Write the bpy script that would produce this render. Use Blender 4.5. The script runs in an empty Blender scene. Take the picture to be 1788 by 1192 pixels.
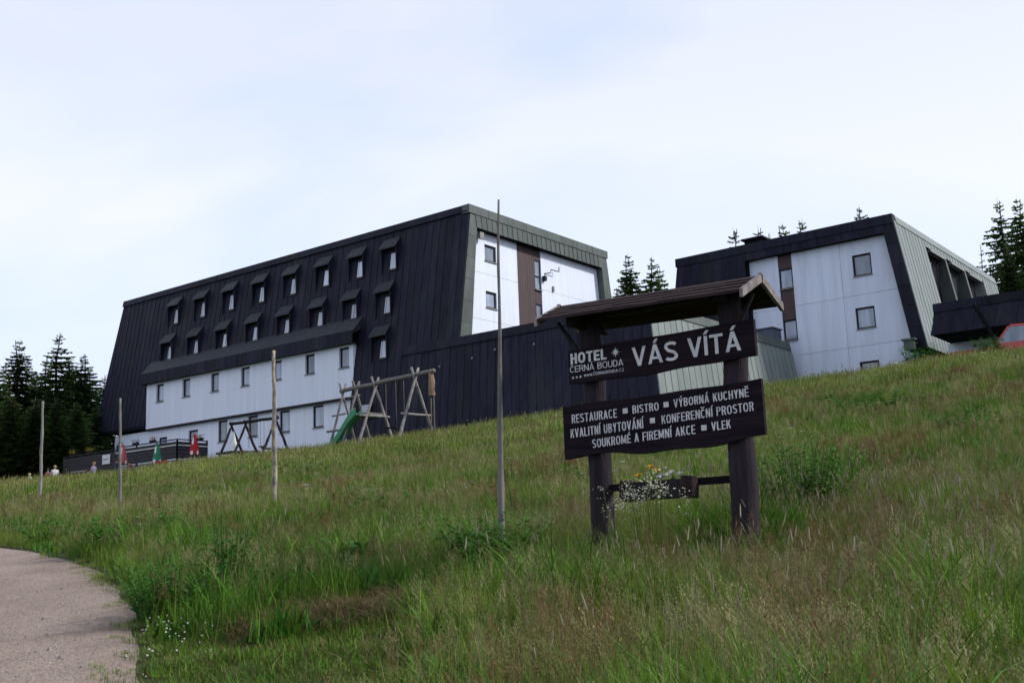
import bpy, bmesh, math, random
import numpy as np
from mathutils import Vector, Matrix

random.seed(7); rng = np.random.default_rng(7)
scn = bpy.context.scene
col = scn.collection

# ------------------------------------------------------------------ camera
# world frame: x runs along the hotel's long front, y into depth, z up with 0 at eye height
FOC, PITCH, ROLL, AZ = 1917.0, 0.18697, 0.03717, 0.91814
CAM = np.array([44.48, -54.11, 0.0])
SA, CA = math.sin(AZ), math.cos(AZ)
RT = np.array([SA, CA, 0.0]); FH = np.array([-CA, SA, 0.0]); ZZ = np.array([0, 0, 1.0])
fw = FH*math.cos(PITCH) + ZZ*math.sin(PITCH)
up = -FH*math.sin(PITCH) + ZZ*math.cos(PITCH)
cxv = math.cos(ROLL)*RT - math.sin(ROLL)*up
cyv = math.sin(ROLL)*RT + math.cos(ROLL)*up
cam = bpy.data.cameras.new("camera"); cam.lens = 36*FOC/1788; cam.sensor_width = 36; cam.clip_end = 5000; cam.clip_start = 0.05
camo = bpy.data.objects.new("camera", cam); col.objects.link(camo)
camo.matrix_world = Matrix(((cxv[0], cyv[0], -fw[0], CAM[0]), (cxv[1], cyv[1], -fw[1], CAM[1]), (cxv[2], cyv[2], -fw[2], CAM[2]), (0, 0, 0, 1)))
scn.camera = camo

# ------------------------------------------------------------------ sky, sun, exposure
SUN_AZ_VEC = np.array([0.81, 0.586]); SUN_EL = math.radians(36)
w = bpy.data.worlds.new("World"); scn.world = w; w.use_nodes = True
nt = w.node_tree; nt.nodes.clear()
out = nt.nodes.new("ShaderNodeOutputWorld"); bg = nt.nodes.new("ShaderNodeBackground"); bg.inputs[1].default_value = 0.1
sky = nt.nodes.new("ShaderNodeTexSky"); sky.sky_type = 'NISHITA'; sky.sun_disc = False
sky.sun_elevation = SUN_EL; sky.sun_rotation = math.atan2(SUN_AZ_VEC[0], SUN_AZ_VEC[1]); sky.altitude = 1200; sky.dust_density = 2.0
tc = nt.nodes.new("ShaderNodeTexCoord"); mp = nt.nodes.new("ShaderNodeMapping"); mp.inputs['Scale'].default_value = (1.0, 1.0, 2.6)
mp.inputs['Rotation'].default_value = (0.25, 0.1, 0.4); mp.inputs['Location'].default_value = (2.35, 0.6, 0.3)
n1 = nt.nodes.new("ShaderNodeTexNoise"); n1.inputs['Scale'].default_value = 1.7; n1.inputs['Detail'].default_value = 5; n1.inputs['Roughness'].default_value = 0.48; n1.inputs['Distortion'].default_value = 0.5
rp = nt.nodes.new("ShaderNodeValToRGB"); rp.color_ramp.elements[0].position = 0.30; rp.color_ramp.elements[1].position = 0.58
rp.color_ramp.elements[0].color = (7.0, 8.3, 11.4, 1); rp.color_ramp.elements[1].color = (9.5, 9.95, 11.1, 1)
mx = nt.nodes.new("ShaderNodeMix"); mx.data_type = 'RGBA'; mx.inputs['Factor'].default_value = 0.88
nt.links.new(tc.outputs['Generated'], mp.inputs['Vector']); nt.links.new(mp.outputs[0], n1.inputs['Vector'])
sx_ = nt.nodes.new('ShaderNodeSeparateXYZ'); nt.links.new(tc.outputs['Generated'], sx_.inputs[0])
mr_ = nt.nodes.new('ShaderNodeMapRange'); mr_.inputs[1].default_value = 0.2; mr_.inputs[2].default_value = 1.0; mr_.inputs[3].default_value = 0.93; mr_.inputs[4].default_value = 0.45
nt.links.new(sx_.outputs[2], mr_.inputs[0]); nt.links.new(mr_.outputs[0], mx.inputs['Factor'])   # haze thickens towards the horizon
nt.links.new(n1.outputs['Fac'], rp.inputs['Fac']); nt.links.new(sky.outputs[0], mx.inputs['A']); nt.links.new(rp.outputs[0], mx.inputs['B'])
nt.links.new(mx.outputs['Result'], bg.inputs[0]); nt.links.new(bg.outputs[0], out.inputs[0])
sun = bpy.data.lights.new("sun", 'SUN'); sun.energy = 3.2; sun.angle = math.radians(6); sun.color = (1.0, 0.975, 0.93)
suno = bpy.data.objects.new("sun", sun); col.objects.link(suno)
sd = Vector((SUN_AZ_VEC[0]*math.cos(SUN_EL), SUN_AZ_VEC[1]*math.cos(SUN_EL), math.sin(SUN_EL)))
suno.rotation_euler = sd.to_track_quat('Z', 'Y').to_euler(); suno.location = (60, 0, 60)
scn.view_settings.view_transform = 'Standard'; scn.view_settings.look = 'None'
scn.view_settings.gamma = 1; scn.view_settings.exposure = 0.1; scn.view_settings.use_curve_mapping = False
scn.render.engine = 'CYCLES'
scn.cycles.max_bounces = 4; scn.cycles.transparent_max_bounces = 8; scn.cycles.use_denoising = True

# ------------------------------------------------------------------ geometry helpers
def ray(px, py):
    X = (px-894)/FOC; Y = -(py-596)/FOC
    c, s = math.cos(ROLL), math.sin(ROLL)
    rt = X*c + Y*s; u_ = -X*s + Y*c
    c, s = math.cos(PITCH), math.sin(PITCH)
    return RT*rt + FH*(c-u_*s) + ZZ*(s+u_*c), c-u_*s
def at(px, py, D):
    d, f = ray(px, py); return CAM + d*(D/f)
def plan(X, Y): return (CAM[0]+RT[0]*X+FH[0]*Y, CAM[1]+RT[1]*X+FH[1]*Y)
def toplan(x, y):
    dx, dy = x-CAM[0], y-CAM[1]; return dx*RT[0]+dy*RT[1], dx*FH[0]+dy*FH[1]

# terrain: thin plate spline through surveyed points (plan X right, Y forward, height)
CP = np.array([(0,0,-1.6),(-3,0,-1.75),(4,0,-1.35),(0,-6,-2.3),(.83,11.2,-.33),(2.09,10.2,-.32),(-.19,11.2,-.24),(-4.87,22,.80),(-9.79,27,1.0),(-14.36,33,1.75),(-9.46,20,.45),(23.29,50,7.9),(22.03,60,8.35),(19.09,75,9.9),
 (8.2,58.8,7.35),(3.6,62,7.2),(-4.96,68,7.0),(-7.7,55,5.25),(-3.63,54,5.5),(-16.44,62,5.2),(-12.57,74,6.8),(-21.55,80,6.55),(-28.57,78,5.65),(-36.73,78,5.2),(0,5,-1.02),(-60,78,5.0),(60,45,9.5),(-45,30,.6),(30,20,4.2),(-60,130,5.5),(0,130,9),(60,110,14),(-60,300,4),(0,300,8),(100,300,12)], float)
_S = 30.0; _A = CP[:, :2]/_S
def _k(q):
    r = np.hypot(q[..., None, 0]-_A[:, 0], q[..., None, 1]-_A[:, 1]); return r*r*np.log(r+1e-12)
_n = len(CP); _Q = np.c_[np.ones(_n), _A]
_W = np.linalg.solve(np.block([[_k(_A)+.02*np.eye(_n), _Q], [_Q.T, np.zeros((3, 3))]]), np.r_[CP[:, 2], 0, 0, 0])
_ph = rng.uniform(0, 6.28, (40, 2)); _dir = rng.uniform(0, 6.28, 40)
def snoise(X, Y, scale, k0=0, n=9):
    s = 0
    for i in range(k0, k0+n):
        f = (0.6+0.9*((i*7) % 9)/9)*2*math.pi/scale
        s = s + np.sin(f*(X*math.cos(_dir[i])+Y*math.sin(_dir[i]))+_ph[i, 0])
    return s/math.sqrt(n/2)/1.6
PE = np.array([(-.3,-9),(-.55,-3),(-1.15,2.5),(-1.72,5.2),(-2.30,7.3),(-2.84,8.9),(-3.58,10.7),(-4.32,12.5),(-5.0,13.9),(-6.15,15.8),(-7.6,17.9),(-9.7,20.0),(-13,22.3),(-18,24.6),(-26,27.2),(-40,30)])
def terr(X, Y):
    X = np.asarray(X, float); Y = np.asarray(Y, float)
    q = np.stack([X, Y], -1)/_S
    z = _k(q)@_W[:_n] + _W[_n] + q@_W[_n+1:]
    far = np.clip((np.hypot(X, Y)-150)/250, 0, 1); z = z*(1-far) + far*np.clip(z, -8, 12)
    near = np.clip((75-Y)/10, 0, 1)*np.clip((X-np.interp(Y, PE[:, 1], PE[:, 0])-.1)/1.2, 0, 1)
    z = z - .55*np.exp(-((X-25.0)/4.5)**2-((Y-55)/4.0)**2)
    return z + near*(0.035*snoise(X, Y, 3.1, 0) + 0.10*snoise(X, Y, 9, 12))
def gz(x, y): X, Y = toplan(x, y); return float(terr(X, Y))

class MB:
    def __init__(s): s.v = []; s.f = []; s.m = []; s.c = {}; s.cur = 0.0
    def quad(s, a, b, c, d, m=0):
        i = len(s.v); s.v += [tuple(a), tuple(b), tuple(c), tuple(d)]; s.c[len(s.f)] = s.cur; s.f.append((i, i+1, i+2, i+3)); s.m.append(m)
    def tri(s, a, b, c, m=0):
        i = len(s.v); s.v += [tuple(a), tuple(b), tuple(c)]; s.c[len(s.f)] = s.cur; s.f.append((i, i+1, i+2)); s.m.append(m)
    def hexa(s, p, m=0):   # 8 points: bottom 4 (ccw), top 4
        i = len(s.v); s.v += [tuple(q) for q in p]
        for f in ((0,3,2,1),(4,5,6,7),(0,1,5,4),(1,2,6,5),(2,3,7,6),(3,0,4,7)): s.f.append(tuple(i+k for k in f)); s.m.append(m)
    def box(s, x0, x1, y0, y1, z0, z1, T=None, m=0):
        p = [(x0,y0,z0),(x1,y0,z0),(x1,y1,z0),(x0,y1,z0),(x0,y0,z1),(x1,y0,z1),(x1,y1,z1),(x0,y1,z1)]
        if T: p = [T(*q) for q in p]
        s.hexa(p, m)
    def prism(s, poly, off, m=0):   # closed polygon of 3D points extruded by vector
        n = len(poly); i = len(s.v); off = np.array(off)
        s.v += [tuple(p) for p in poly] + [tuple(np.array(p)+off) for p in poly]
        s.f.append(tuple(range(i, i+n))); s.m.append(m); s.f.append(tuple(range(i+2*n-1, i+n-1, -1))); s.m.append(m)
        for k in range(n): s.f.append((i+k, i+(k+1) % n, i+n+(k+1) % n, i+n+k)); s.m.append(m)
    def tube(s, pts, rad, n=8, m=0, jit=0.0):
        pts = [np.array(p, float) for p in pts]; i0 = len(s.v)
        if not hasattr(rad, '__len__'): rad = [rad]*len(pts)
        for k, p in enumerate(pts):
            t = pts[min(k+1, len(pts)-1)] - pts[max(k-1, 0)]; t /= np.linalg.norm(t)+1e-9
            a = np.cross(t, (0, 0, 1) if abs(t[2]) < .9 else (1, 0, 0)); a /= np.linalg.norm(a); b = np.cross(t, a)
            for j in range(n):
                an = 2*math.pi*j/n; r = rad[k]*(1+random.uniform(-jit, jit))
                s.v.append(tuple(p + r*(math.cos(an)*a + math.sin(an)*b)))
        for k in range(len(pts)-1):
            for j in range(n):
                a = i0+k*n+j; b = i0+k*n+(j+1) % n; s.f.append((a, b, b+n, a+n)); s.m.append(m)
        s.f.append(tuple(range(i0+n-1, i0-1, -1))); s.m.append(m)
        e = i0+(len(pts)-1)*n; s.f.append(tuple(range(e, e+n))); s.m.append(m)
    def lathe(s, c, prof, n=10, m=0, sq=1.0):   # prof: (r, z)
        i0 = len(s.v)
        for r, z in prof:
            for j in range(n):
                an = 2*math.pi*j/n; s.v.append((c[0]+r*math.cos(an), c[1]+r*sq*math.sin(an), c[2]+z))
        for k in range(len(prof)-1):
            for j in range(n):
                a = i0+k*n+j; b = i0+k*n+(j+1) % n; s.f.append((a, b, b+n, a+n)); s.m.append(m)
        s.f.append(tuple(range(i0+n-1, i0-1, -1))); s.m.append(m); e = i0+(len(prof)-1)*n; s.f.append(tuple(range(e, e+n))); s.m.append(m)

WL = {}
def mesh(name, mb, mats, shift=(0, 0, 0), smooth=False):
    v = np.array(mb.v, float) - np.array(shift)
    me = bpy.data.meshes.new(name); me.from_pydata(v.tolist(), [], mb.f)
    for m in (mats if isinstance(mats, (list, tuple)) else [mats]): me.materials.append(m)
    if isinstance(mats, (list, tuple)) and len(mats) > 1: me.polygons.foreach_set('material_index', mb.m)
    if len(mb.f) < 6000:
        bm = bmesh.new(); bm.from_mesh(me); bmesh.ops.recalc_face_normals(bm, faces=bm.faces); bm.to_mesh(me); bm.free()
    if smooth: me.polygons.foreach_set('use_smooth', [True]*len(me.polygons))
    me.update(); return me
def tag(o, label=None, cat=None, group=None, kind=None):
    if label: o['label'] = label
    if cat: o['category'] = cat
    if group: o['group'] = group
    if kind: o['kind'] = kind
    return o
def thing(name, label, cat, loc, group=None):
    o = bpy.data.objects.new(name, None); o.empty_display_size = .2; col.objects.link(o); o.location = loc; WL[o.name] = np.array(loc, float)
    return tag(o, label, cat, group)
def add(parent, name, mb, mats, smooth=False):
    """a part authored in world coordinates"""
    sh = WL[parent.name] if parent else np.zeros(3)
    o = bpy.data.objects.new(name, mesh(name, mb, mats, sh, smooth)); col.objects.link(o)
    if parent: o.parent = parent
    WL[o.name] = sh; return o
def single(name, mb, mats, loc, label, cat, group=None, smooth=False, kind=None):
    o = bpy.data.objects.new(name, mesh(name, mb, mats, loc, smooth)); col.objects.link(o); o.location = loc; WL[o.name] = np.array(loc, float)
    return tag(o, label, cat, group, kind)

# ------------------------------------------------------------------ materials
def mat(name, c, rough=.7, var=.25, scale=3.0, c2=None, bump=0.0, bscale=None, spec=.4, stretch=(1, 1, 1), metal=0.0, rnd=0.0, detail=6, coat=0.0, c3=None, s3=1.0, st3=(1, 1, 1), lo3=.5, hi3=.72):
    m = bpy.data.materials.new(name); m.use_nodes = True; t = m.node_tree; p = t.nodes['Principled BSDF']
    p.inputs['Roughness'].default_value = rough; p.inputs['Specular IOR Level'].default_value = spec; p.inputs['Metallic'].default_value = metal
    if coat: p.inputs['Coat Weight'].default_value = coat; p.inputs['Coat Roughness'].default_value = .03
    if c2 is None: c2 = tuple(x*(1-var) for x in c); c = tuple(min(1, x*(1+var*.5)) for x in c)
    tcn = t.nodes.new('ShaderNodeTexCoord'); mpn = t.nodes.new('ShaderNodeMapping'); mpn.inputs['Scale'].default_value = stretch
    no = t.nodes.new('ShaderNodeTexNoise'); no.inputs['Scale'].default_value = scale; no.inputs['Detail'].default_value = detail; no.inputs['Roughness'].default_value = .62
    r = t.nodes.new('ShaderNodeValToRGB'); r.color_ramp.elements[0].position = .34; r.color_ramp.elements[1].position = .68
    r.color_ramp.elements[0].color = (*c2, 1); r.color_ramp.elements[1].color = (*c, 1)
    t.links.new(tcn.outputs['Object'], mpn.inputs[0]); t.links.new(mpn.outputs[0], no.inputs['Vector']); t.links.new(no.outputs['Fac'], r.inputs[0])
    src = r.outputs[0]
    if c3:   # stains and wear with a shape of their own
        mp3 = t.nodes.new('ShaderNodeMapping'); mp3.inputs['Scale'].default_value = st3; mp3.inputs['Location'].default_value = (3.1, 1.7, .4); n3 = t.nodes.new('ShaderNodeTexNoise'); n3.inputs['Scale'].default_value = s3; n3.inputs['Detail'].default_value = 7; n3.inputs['Roughness'].default_value = .65
        r3 = t.nodes.new('ShaderNodeMapRange'); r3.inputs[1].default_value = lo3; r3.inputs[2].default_value = hi3; mx3 = t.nodes.new('ShaderNodeMix'); mx3.data_type = 'RGBA'
        t.links.new(tcn.outputs['Object'], mp3.inputs[0]); t.links.new(mp3.outputs[0], n3.inputs['Vector']); t.links.new(n3.outputs['Fac'], r3.inputs[0]); t.links.new(r3.outputs[0], mx3.inputs['Factor'])
        t.links.new(src, mx3.inputs['A']); mx3.inputs['B'].default_value = (*c3, 1); src = mx3.outputs['Result']
    if rnd:
        oi = t.nodes.new('ShaderNodeObjectInfo'); mr = t.nodes.new('ShaderNodeMapRange'); mr.inputs[3].default_value = 1-rnd; mr.inputs[4].default_value = 1+rnd
        hs = t.nodes.new('ShaderNodeHueSaturation'); t.links.new(oi.outputs['Random'], mr.inputs[0]); t.links.new(mr.outputs[0], hs.inputs['Value']); t.links.new(src, hs.inputs['Color']); src = hs.outputs[0]
    t.links.new(src, p.inputs['Base Color'])
    if bump:
        n2 = t.nodes.new('ShaderNodeTexNoise'); n2.inputs['Scale'].default_value = bscale or scale*4; n2.inputs['Detail'].default_value = 8
        b = t.nodes.new('ShaderNodeBump'); b.inputs['Strength'].default_value = bump; b.inputs['Distance'].default_value = .02
        t.links.new(mpn.outputs[0], n2.inputs['Vector']); t.links.new(n2.outputs['Fac'], b.inputs['Height']); t.links.new(b.outputs[0], p.inputs['Normal'])
    return m
M = {}
M['dark'] = mat('dark_sheet_metal', (.018, .018, .038), .6, scale=1.1, c2=(.006, .006, .015), stretch=(4, 4, .2), rnd=.28, spec=.14, c3=(.028, .031, .032), s3=.35, st3=(1.6, 1.6, .5), lo3=.5, hi3=.78, bump=.1, bscale=3)
M['hood'] = mat('lit_weathered_hood_sheet', (.032, .035, .044), .6, scale=1.4, c2=(.015, .016, .023), stretch=(3, 3, 1), rnd=.2, spec=.3)  # weathered sheet; the light on upward-facing hoods is put into its colour
M['fascia'] = mat('sunlit_green_grey_sheet', (.085, .105, .092), .5, scale=1.2, c2=(.05, .062, .055), stretch=(2, 2, .6), rnd=.14, spec=.35)  # the dark sheet metal on sun-facing sides, its sunlit tone put into the colour
M['lightgreen'] = mat('pale_green_sheet', (.21, .24, .222), .5, scale=1.0, c2=(.145, .17, .157), stretch=(2, 2, .4), rnd=.07)
M['core'] = mat('dark_core', (.008, .008, .010), .9, spec=.1)
M['white'] = mat('white_render', (.78, .82, .92), .85, scale=.9, c2=(.71, .75, .85), stretch=(5, 5, .22), bump=.1, bscale=30, c3=(.62, .65, .71), s3=1.6, st3=(1.6, 1.6, .12), lo3=.52, hi3=.85)
M['whitedirty'] = mat('white_render_panels', (.69, .745, .87), .85, scale=.7, c2=(.60, .65, .77), stretch=(4, 4, .25), rnd=.04, bump=.1, bscale=30, c3=(.52, .56, .64), s3=1.3, st3=(1.4, 1.4, .14), lo3=.5, hi3=.85)
M['brown'] = mat('brown_cladding', (.075, .045, .045), .7, scale=2, c2=(.05, .032, .034), stretch=(2, 2, .4), rnd=.12)
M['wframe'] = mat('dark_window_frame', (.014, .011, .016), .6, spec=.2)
M['sill'] = mat('metal_sill', (.25, .25, .24), .5)
M['rustsill'] = mat('plain_reveal', (.55, .53, .48), .8)
def glass(name, c, c2, scale=1.2):
    m = mat(name, c, .04, scale=scale, c2=c2, spec=.6, rnd=.4, stretch=(2.0, 2.0, .4), detail=1); return m
M['glass'] = glass('window_glass', (.36, .41, .50), (.22, .26, .33))
M['curtain'] = glass('glass_over_white_curtain', (.47, .50, .58), (.41, .44, .52))
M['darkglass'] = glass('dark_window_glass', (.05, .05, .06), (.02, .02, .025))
M['log'] = mat('weathered_log', (.22, .20, .185), .85, scale=3, c2=(.10, .09, .085), stretch=(4, 4, .8), bump=.5, bscale=20)
M['logpale'] = mat('pale_peeled_log', (.31, .285, .265), .85, scale=4, c2=(.13, .122, .118), stretch=(2, 2, .8), bump=.4, bscale=18)
M['logmottled'] = mat('mottled_peeled_log', (.50, .42, .31), .85, scale=5, c2=(.34, .28, .21), stretch=(2, 2, .9), bump=.4, bscale=18, c3=(.13, .12, .115), s3=2.2, st3=(3, 3, 1.2), lo3=.46, hi3=.6)
M['logdark'] = mat('dark_stained_log', (.03, .024, .027), .8, spec=.15, scale=3, c2=(.014, .011, .013), stretch=(5, 5, .5), bump=.6, bscale=14)
M['post'] = mat('dark_weathered_post', (.04, .031, .037), .85, spec=.12, scale=2.2, c2=(.018, .014, .018), stretch=(6, 6, .35), bump=.7, bscale=10)
M['board'] = mat('dark_brown_board', (.016, .010, .015), .8, spec=.12, scale=1.6, c3=(.022, .015, .019), s3=3, st3=(.35, 5, 9), lo3=.52, hi3=.72, c2=(.006, .0035, .007), stretch=(.5, 6, 6), bump=.35, bscale=10)
M['roofplank'] = mat('brown_roof_planks', (.052, .033, .033), .85, spec=.12, scale=2.5, c2=(.025, .016, .017), stretch=(.6, 6, 6), bump=.6, bscale=12, rnd=.2)
M['barge'] = mat('pale_worn_bargeboard', (.30, .26, .25), .8, scale=4, c2=(.11, .085, .085), stretch=(2, 2, 2), bump=.4)
M['paint'] = mat('white_lettering', (.66, .65, .66), .6, scale=14, c2=(.48, .47, .49), c3=(.22, .2, .22), s3=9, lo3=.56, hi3=.75)

M['bark'] = mat('bark', (.07, .055, .045), .9, scale=5, bump=.5)
M['greenplastic'] = mat('green_plastic', (.06, .27, .14), .45, var=.25, scale=1.5)
M['rope'] = mat('rope', (.16, .13, .10), .9)
M['orangewood'] = mat('orange_worn_wood', (.24, .155, .10), .85, var=.45, scale=5)
M['redcloth'] = mat('red_canvas', (.50, .025, .03), .8, scale=2.5, c2=(.38, .02, .025))
M['pinkcloth'] = mat('faded_red_canvas', (.50, .14, .14), .8, scale=3, c2=(.40, .08, .08))
M['greencloth'] = mat('green_canvas', (.04, .24, .13), .8)
M['whitecloth'] = mat('white_canvas', (.75, .75, .74), .8)
M['metalpole'] = mat('painted_steel', (.55, .55, .55), .4)
M['fence'] = mat('black_stained_fence', (.022, .02, .024), .7, rnd=.2)
M['rail'] = mat('pale_rail', (.62, .60, .56), .7)
M['stone'] = mat('stone_wall', (.28, .26, .24), .9, scale=6, var=.4, bump=.5)
M['blue'] = mat('blue_grey_plastic', (.16, .26, .34), .5)
M['carred'] = mat('red_car_paint', (.42, .03, .022), .3, var=.08, coat=.6)
M['tyre'] = mat('tyre_rubber', (.02, .02, .02), .9)
M['chrome'] = mat('grey_metal', (.4, .4, .42), .35, metal=.8)
M['lamp'] = mat('lamp_glass', (.7, .7, .72), .1)
M['brick'] = mat('orange_red_brick', (.38, .12, .08), .9, scale=6, c2=(.26, .08, .055), rnd=.15)
M['skin'] = mat('skin', (.50, .31, .23), .6, var=.1)
M['hairblond'] = mat('blond_hair', (.34, .25, .12), .8)
M['hairdark'] = mat('dark_hair', (.05, .035, .025), .8)
M['shirtwhite'] = mat('white_shirt', (.70, .70, .72), .9)
M['shirtlilac'] = mat('lilac_shirt', (.50, .42, .60), .9)
M['shirtblue'] = mat('pale_blue_shirt', (.36, .50, .60), .9)
M['shirtred'] = mat('dark_red_shirt', (.22, .04, .06), .9)
M['trousers'] = mat('dark_trousers', (.05, .05, .08), .9)
M['yellow'] = mat('yellow_petals', (.72, .45, .015), .6, var=.2)
M['whitepetal'] = mat('white_petals', (.72, .72, .72), .6, var=.1)
M['lilacpetal'] = mat('lilac_petals', (.42, .38, .62), .6, var=.1)
M['orangepetal'] = mat('orange_petals', (.55, .16, .05), .6, var=.2)

# foliage with translucency whose hue drifts from place to place
def leafmat(name, c1, c2, c3=None, transl=.24, scale=.22, rnd=.3, rough=.6):
    m = bpy.data.materials.new(name); m.use_nodes = True; t = m.node_tree; p = t.nodes['Principled BSDF']; o = t.nodes['Material Output']
    p.inputs['Roughness'].default_value = rough; p.inputs['Specular IOR Level'].default_value = .12
    oi = t.nodes.new('ShaderNodeObjectInfo'); no = t.nodes.new('ShaderNodeTexNoise'); no.inputs['Scale'].default_value = scale; no.inputs['Detail'].default_value = 4
    r = t.nodes.new('ShaderNodeValToRGB'); e = r.color_ramp.elements; e[0].position = .36; e[1].position = .64; e[0].color = (*c1, 1); e[1].color = (*c2, 1)
    if c3: x = e.new(.5); x.color = (*c3, 1)
    mr = t.nodes.new('ShaderNodeMapRange'); mr.inputs[3].default_value = 1-rnd; mr.inputs[4].default_value = 1+rnd; hs = t.nodes.new('ShaderNodeHueSaturation')
    t.links.new(oi.outputs['Location'], no.inputs['Vector']); t.links.new(no.outputs['Fac'], r.inputs[0]); t.links.new(r.outputs[0], hs.inputs['Color'])
    t.links.new(oi.outputs['Random'], mr.inputs[0])
    an_ = t.nodes.new('ShaderNodeAttribute'); an_.attribute_name = 'tint'; a1 = t.nodes.new('ShaderNodeMath'); a1.operation = 'ADD'; a1.inputs[1].default_value = 1.0; a2 = t.nodes.new('ShaderNodeMath'); a2.operation = 'MULTIPLY'
    t.links.new(an_.outputs['Fac'], a1.inputs[0]); t.links.new(a1.outputs[0], a2.inputs[0]); t.links.new(mr.outputs[0], a2.inputs[1]); t.links.new(a2.outputs[0], hs.inputs['Value']); t.links.new(hs.outputs[0], p.inputs['Base Color'])
    tr = t.nodes.new('ShaderNodeBsdfTranslucent'); ms = t.nodes.new('ShaderNodeMixShader'); ms.inputs[0].default_value = transl
    t.links.new(hs.outputs[0], tr.inputs[0]); t.links.new(p.outputs[0], ms.inputs[1]); t.links.new(tr.outputs[0], ms.inputs[2]); t.links.new(ms.outputs[0], o.inputs[0])
    return m
G = {}
G['green'] = leafmat('meadow_green', (.068, .17, .014), (.16, .245, .028), (.11, .21, .02))
G['olive'] = leafmat('meadow_olive', (.12, .185, .024), (.20, .235, .05), (.155, .21, .035))
G['straw'] = leafmat('meadow_straw', (.20, .19, .075), (.26, .24, .12))
G['red'] = leafmat('meadow_seedheads', (.15, .075, .038), (.20, .14, .075), (.175, .105, .055))
G['pale'] = leafmat('pale_seedheads', (.25, .215, .14), (.32, .28, .19))
G['cream'] = leafmat('cream_florets', (.50, .48, .38), (.56, .54, .45))
G['leaf'] = leafmat('broad_leaves', (.035, .12, .016), (.10, .22, .032))
G['dry'] = leafmat('dry_grass', (.17, .11, .06), (.30, .23, .13))
G['umbel'] = leafmat('umbel_white', (.62, .62, .55), (.70, .70, .64), rnd=.1)

M['spruce'] = leafmat('spruce_needles', (.07, .125, .04), (.12, .18, .055), transl=.15, scale=.3, rnd=.3)
# ground material
def groundmat():
    m = mat('meadow_soil', (.055, .065, .02), .95, spec=.1, scale=2.5, c2=(.028, .032, .012), bump=1.0, bscale=9, detail=12); return m
def gravelmat():
    m = bpy.data.materials.new('gravel_path'); m.use_nodes = True; t = m.node_tree; p = t.nodes['Principled BSDF']; p.inputs['Roughness'].default_value = .95; p.inputs['Specular IOR Level'].default_value = .2
    tcn = t.nodes.new('ShaderNodeTexCoord')
    a = t.nodes.new('ShaderNodeTexNoise'); a.inputs['Scale'].default_value = .8; a.inputs['Detail'].default_value = 6
    b = t.nodes.new('ShaderNodeTexVoronoi'); b.inputs['Scale'].default_value = 38
    c = t.nodes.new('ShaderNodeTexNoise'); c.inputs['Scale'].default_value = 22; c.inputs['Detail'].default_value = 8; c.inputs['Roughness'].default_value = .75
    for n_ in (a, b, c): t.links.new(tcn.outputs['Object'], n_.inputs['Vector'])
    r1 = t.nodes.new('ShaderNodeValToRGB'); r1.color_ramp.elements[0].position = .35; r1.color_ramp.elements[1].position = .65
    r1.color_ramp.elements[0].color = (.25, .19, .155, 1); r1.color_ramp.elements[1].color = (.345, .275, .23, 1)
    r2 = t.nodes.new('ShaderNodeValToRGB'); r2.color_ramp.elements[0].position = .30; r2.color_ramp.elements[1].position = .62
    r2.color_ramp.elements[0].color = (.45, .43, .42, 1); r2.color_ramp.elements[1].color = (1.15, 1.13, 1.1, 1)
    mm = t.nodes.new('ShaderNodeMix'); mm.data_type = 'RGBA'; mm.blend_type = 'MULTIPLY'; mm.inputs['Factor'].default_value = .8
    t.links.new(a.outputs['Fac'], r1.inputs[0]); t.links.new(c.outputs['Fac'], r2.inputs[0]); t.links.new(r1.outputs[0], mm.inputs['A']); t.links.new(r2.outputs[0], mm.inputs['B'])
    t.links.new(mm.outputs['Result'], p.inputs['Base Color'])
    bu = t.nodes.new('ShaderNodeBump'); bu.inputs['Strength'].default_value = .8; bu.inputs['Distance'].default_value = .015; t.links.new(b.outputs['Distance'], bu.inputs['Height'])
    b2 = t.nodes.new('ShaderNodeBump'); b2.inputs['Strength'].default_value = .6; b2.inputs['Distance'].default_value = .02; t.links.new(c.outputs['Fac'], b2.inputs['Height']); t.links.new(bu.outputs[0], b2.inputs['Normal']); t.links.new(b2.outputs[0], p.inputs['Normal'])
    return m

# ------------------------------------------------------------------ ground and path
ys_ = np.r_[np.linspace(-400, -20, 12), np.linspace(-14, 40, 136), np.linspace(41, 100, 70), np.linspace(105, 260, 30), np.linspace(300, 1800, 20)]
xs_ = np.r_[np.linspace(-1500, -120, 14), np.linspace(-100, -26, 40), np.linspace(-25, 25, 124), np.linspace(26, 100, 40), np.linspace(120, 1500, 14)]
XX, YY = np.meshgrid(xs_, ys_); Zt = terr(XX, YY)
PX, PY = plan(XX, YY)
gv = np.stack([PX, PY, Zt], -1).reshape(-1, 3); nx, ny = len(xs_), len(ys_)
gf = [(j*nx+i, j*nx+i+1, (j+1)*nx+i+1, (j+1)*nx+i) for j in range(ny-1) for i in range(nx-1)]
gm = bpy.data.meshes.new('ground'); gm.from_pydata(gv.tolist(), [], gf); gm.materials.append(groundmat()); gm.polygons.foreach_set('use_smooth', [True]*len(gf))
go = bpy.data.objects.new('ground', gm); col.objects.link(go); tag(go, kind='structure', label='sloping hillside meadow below the hotel')

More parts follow.
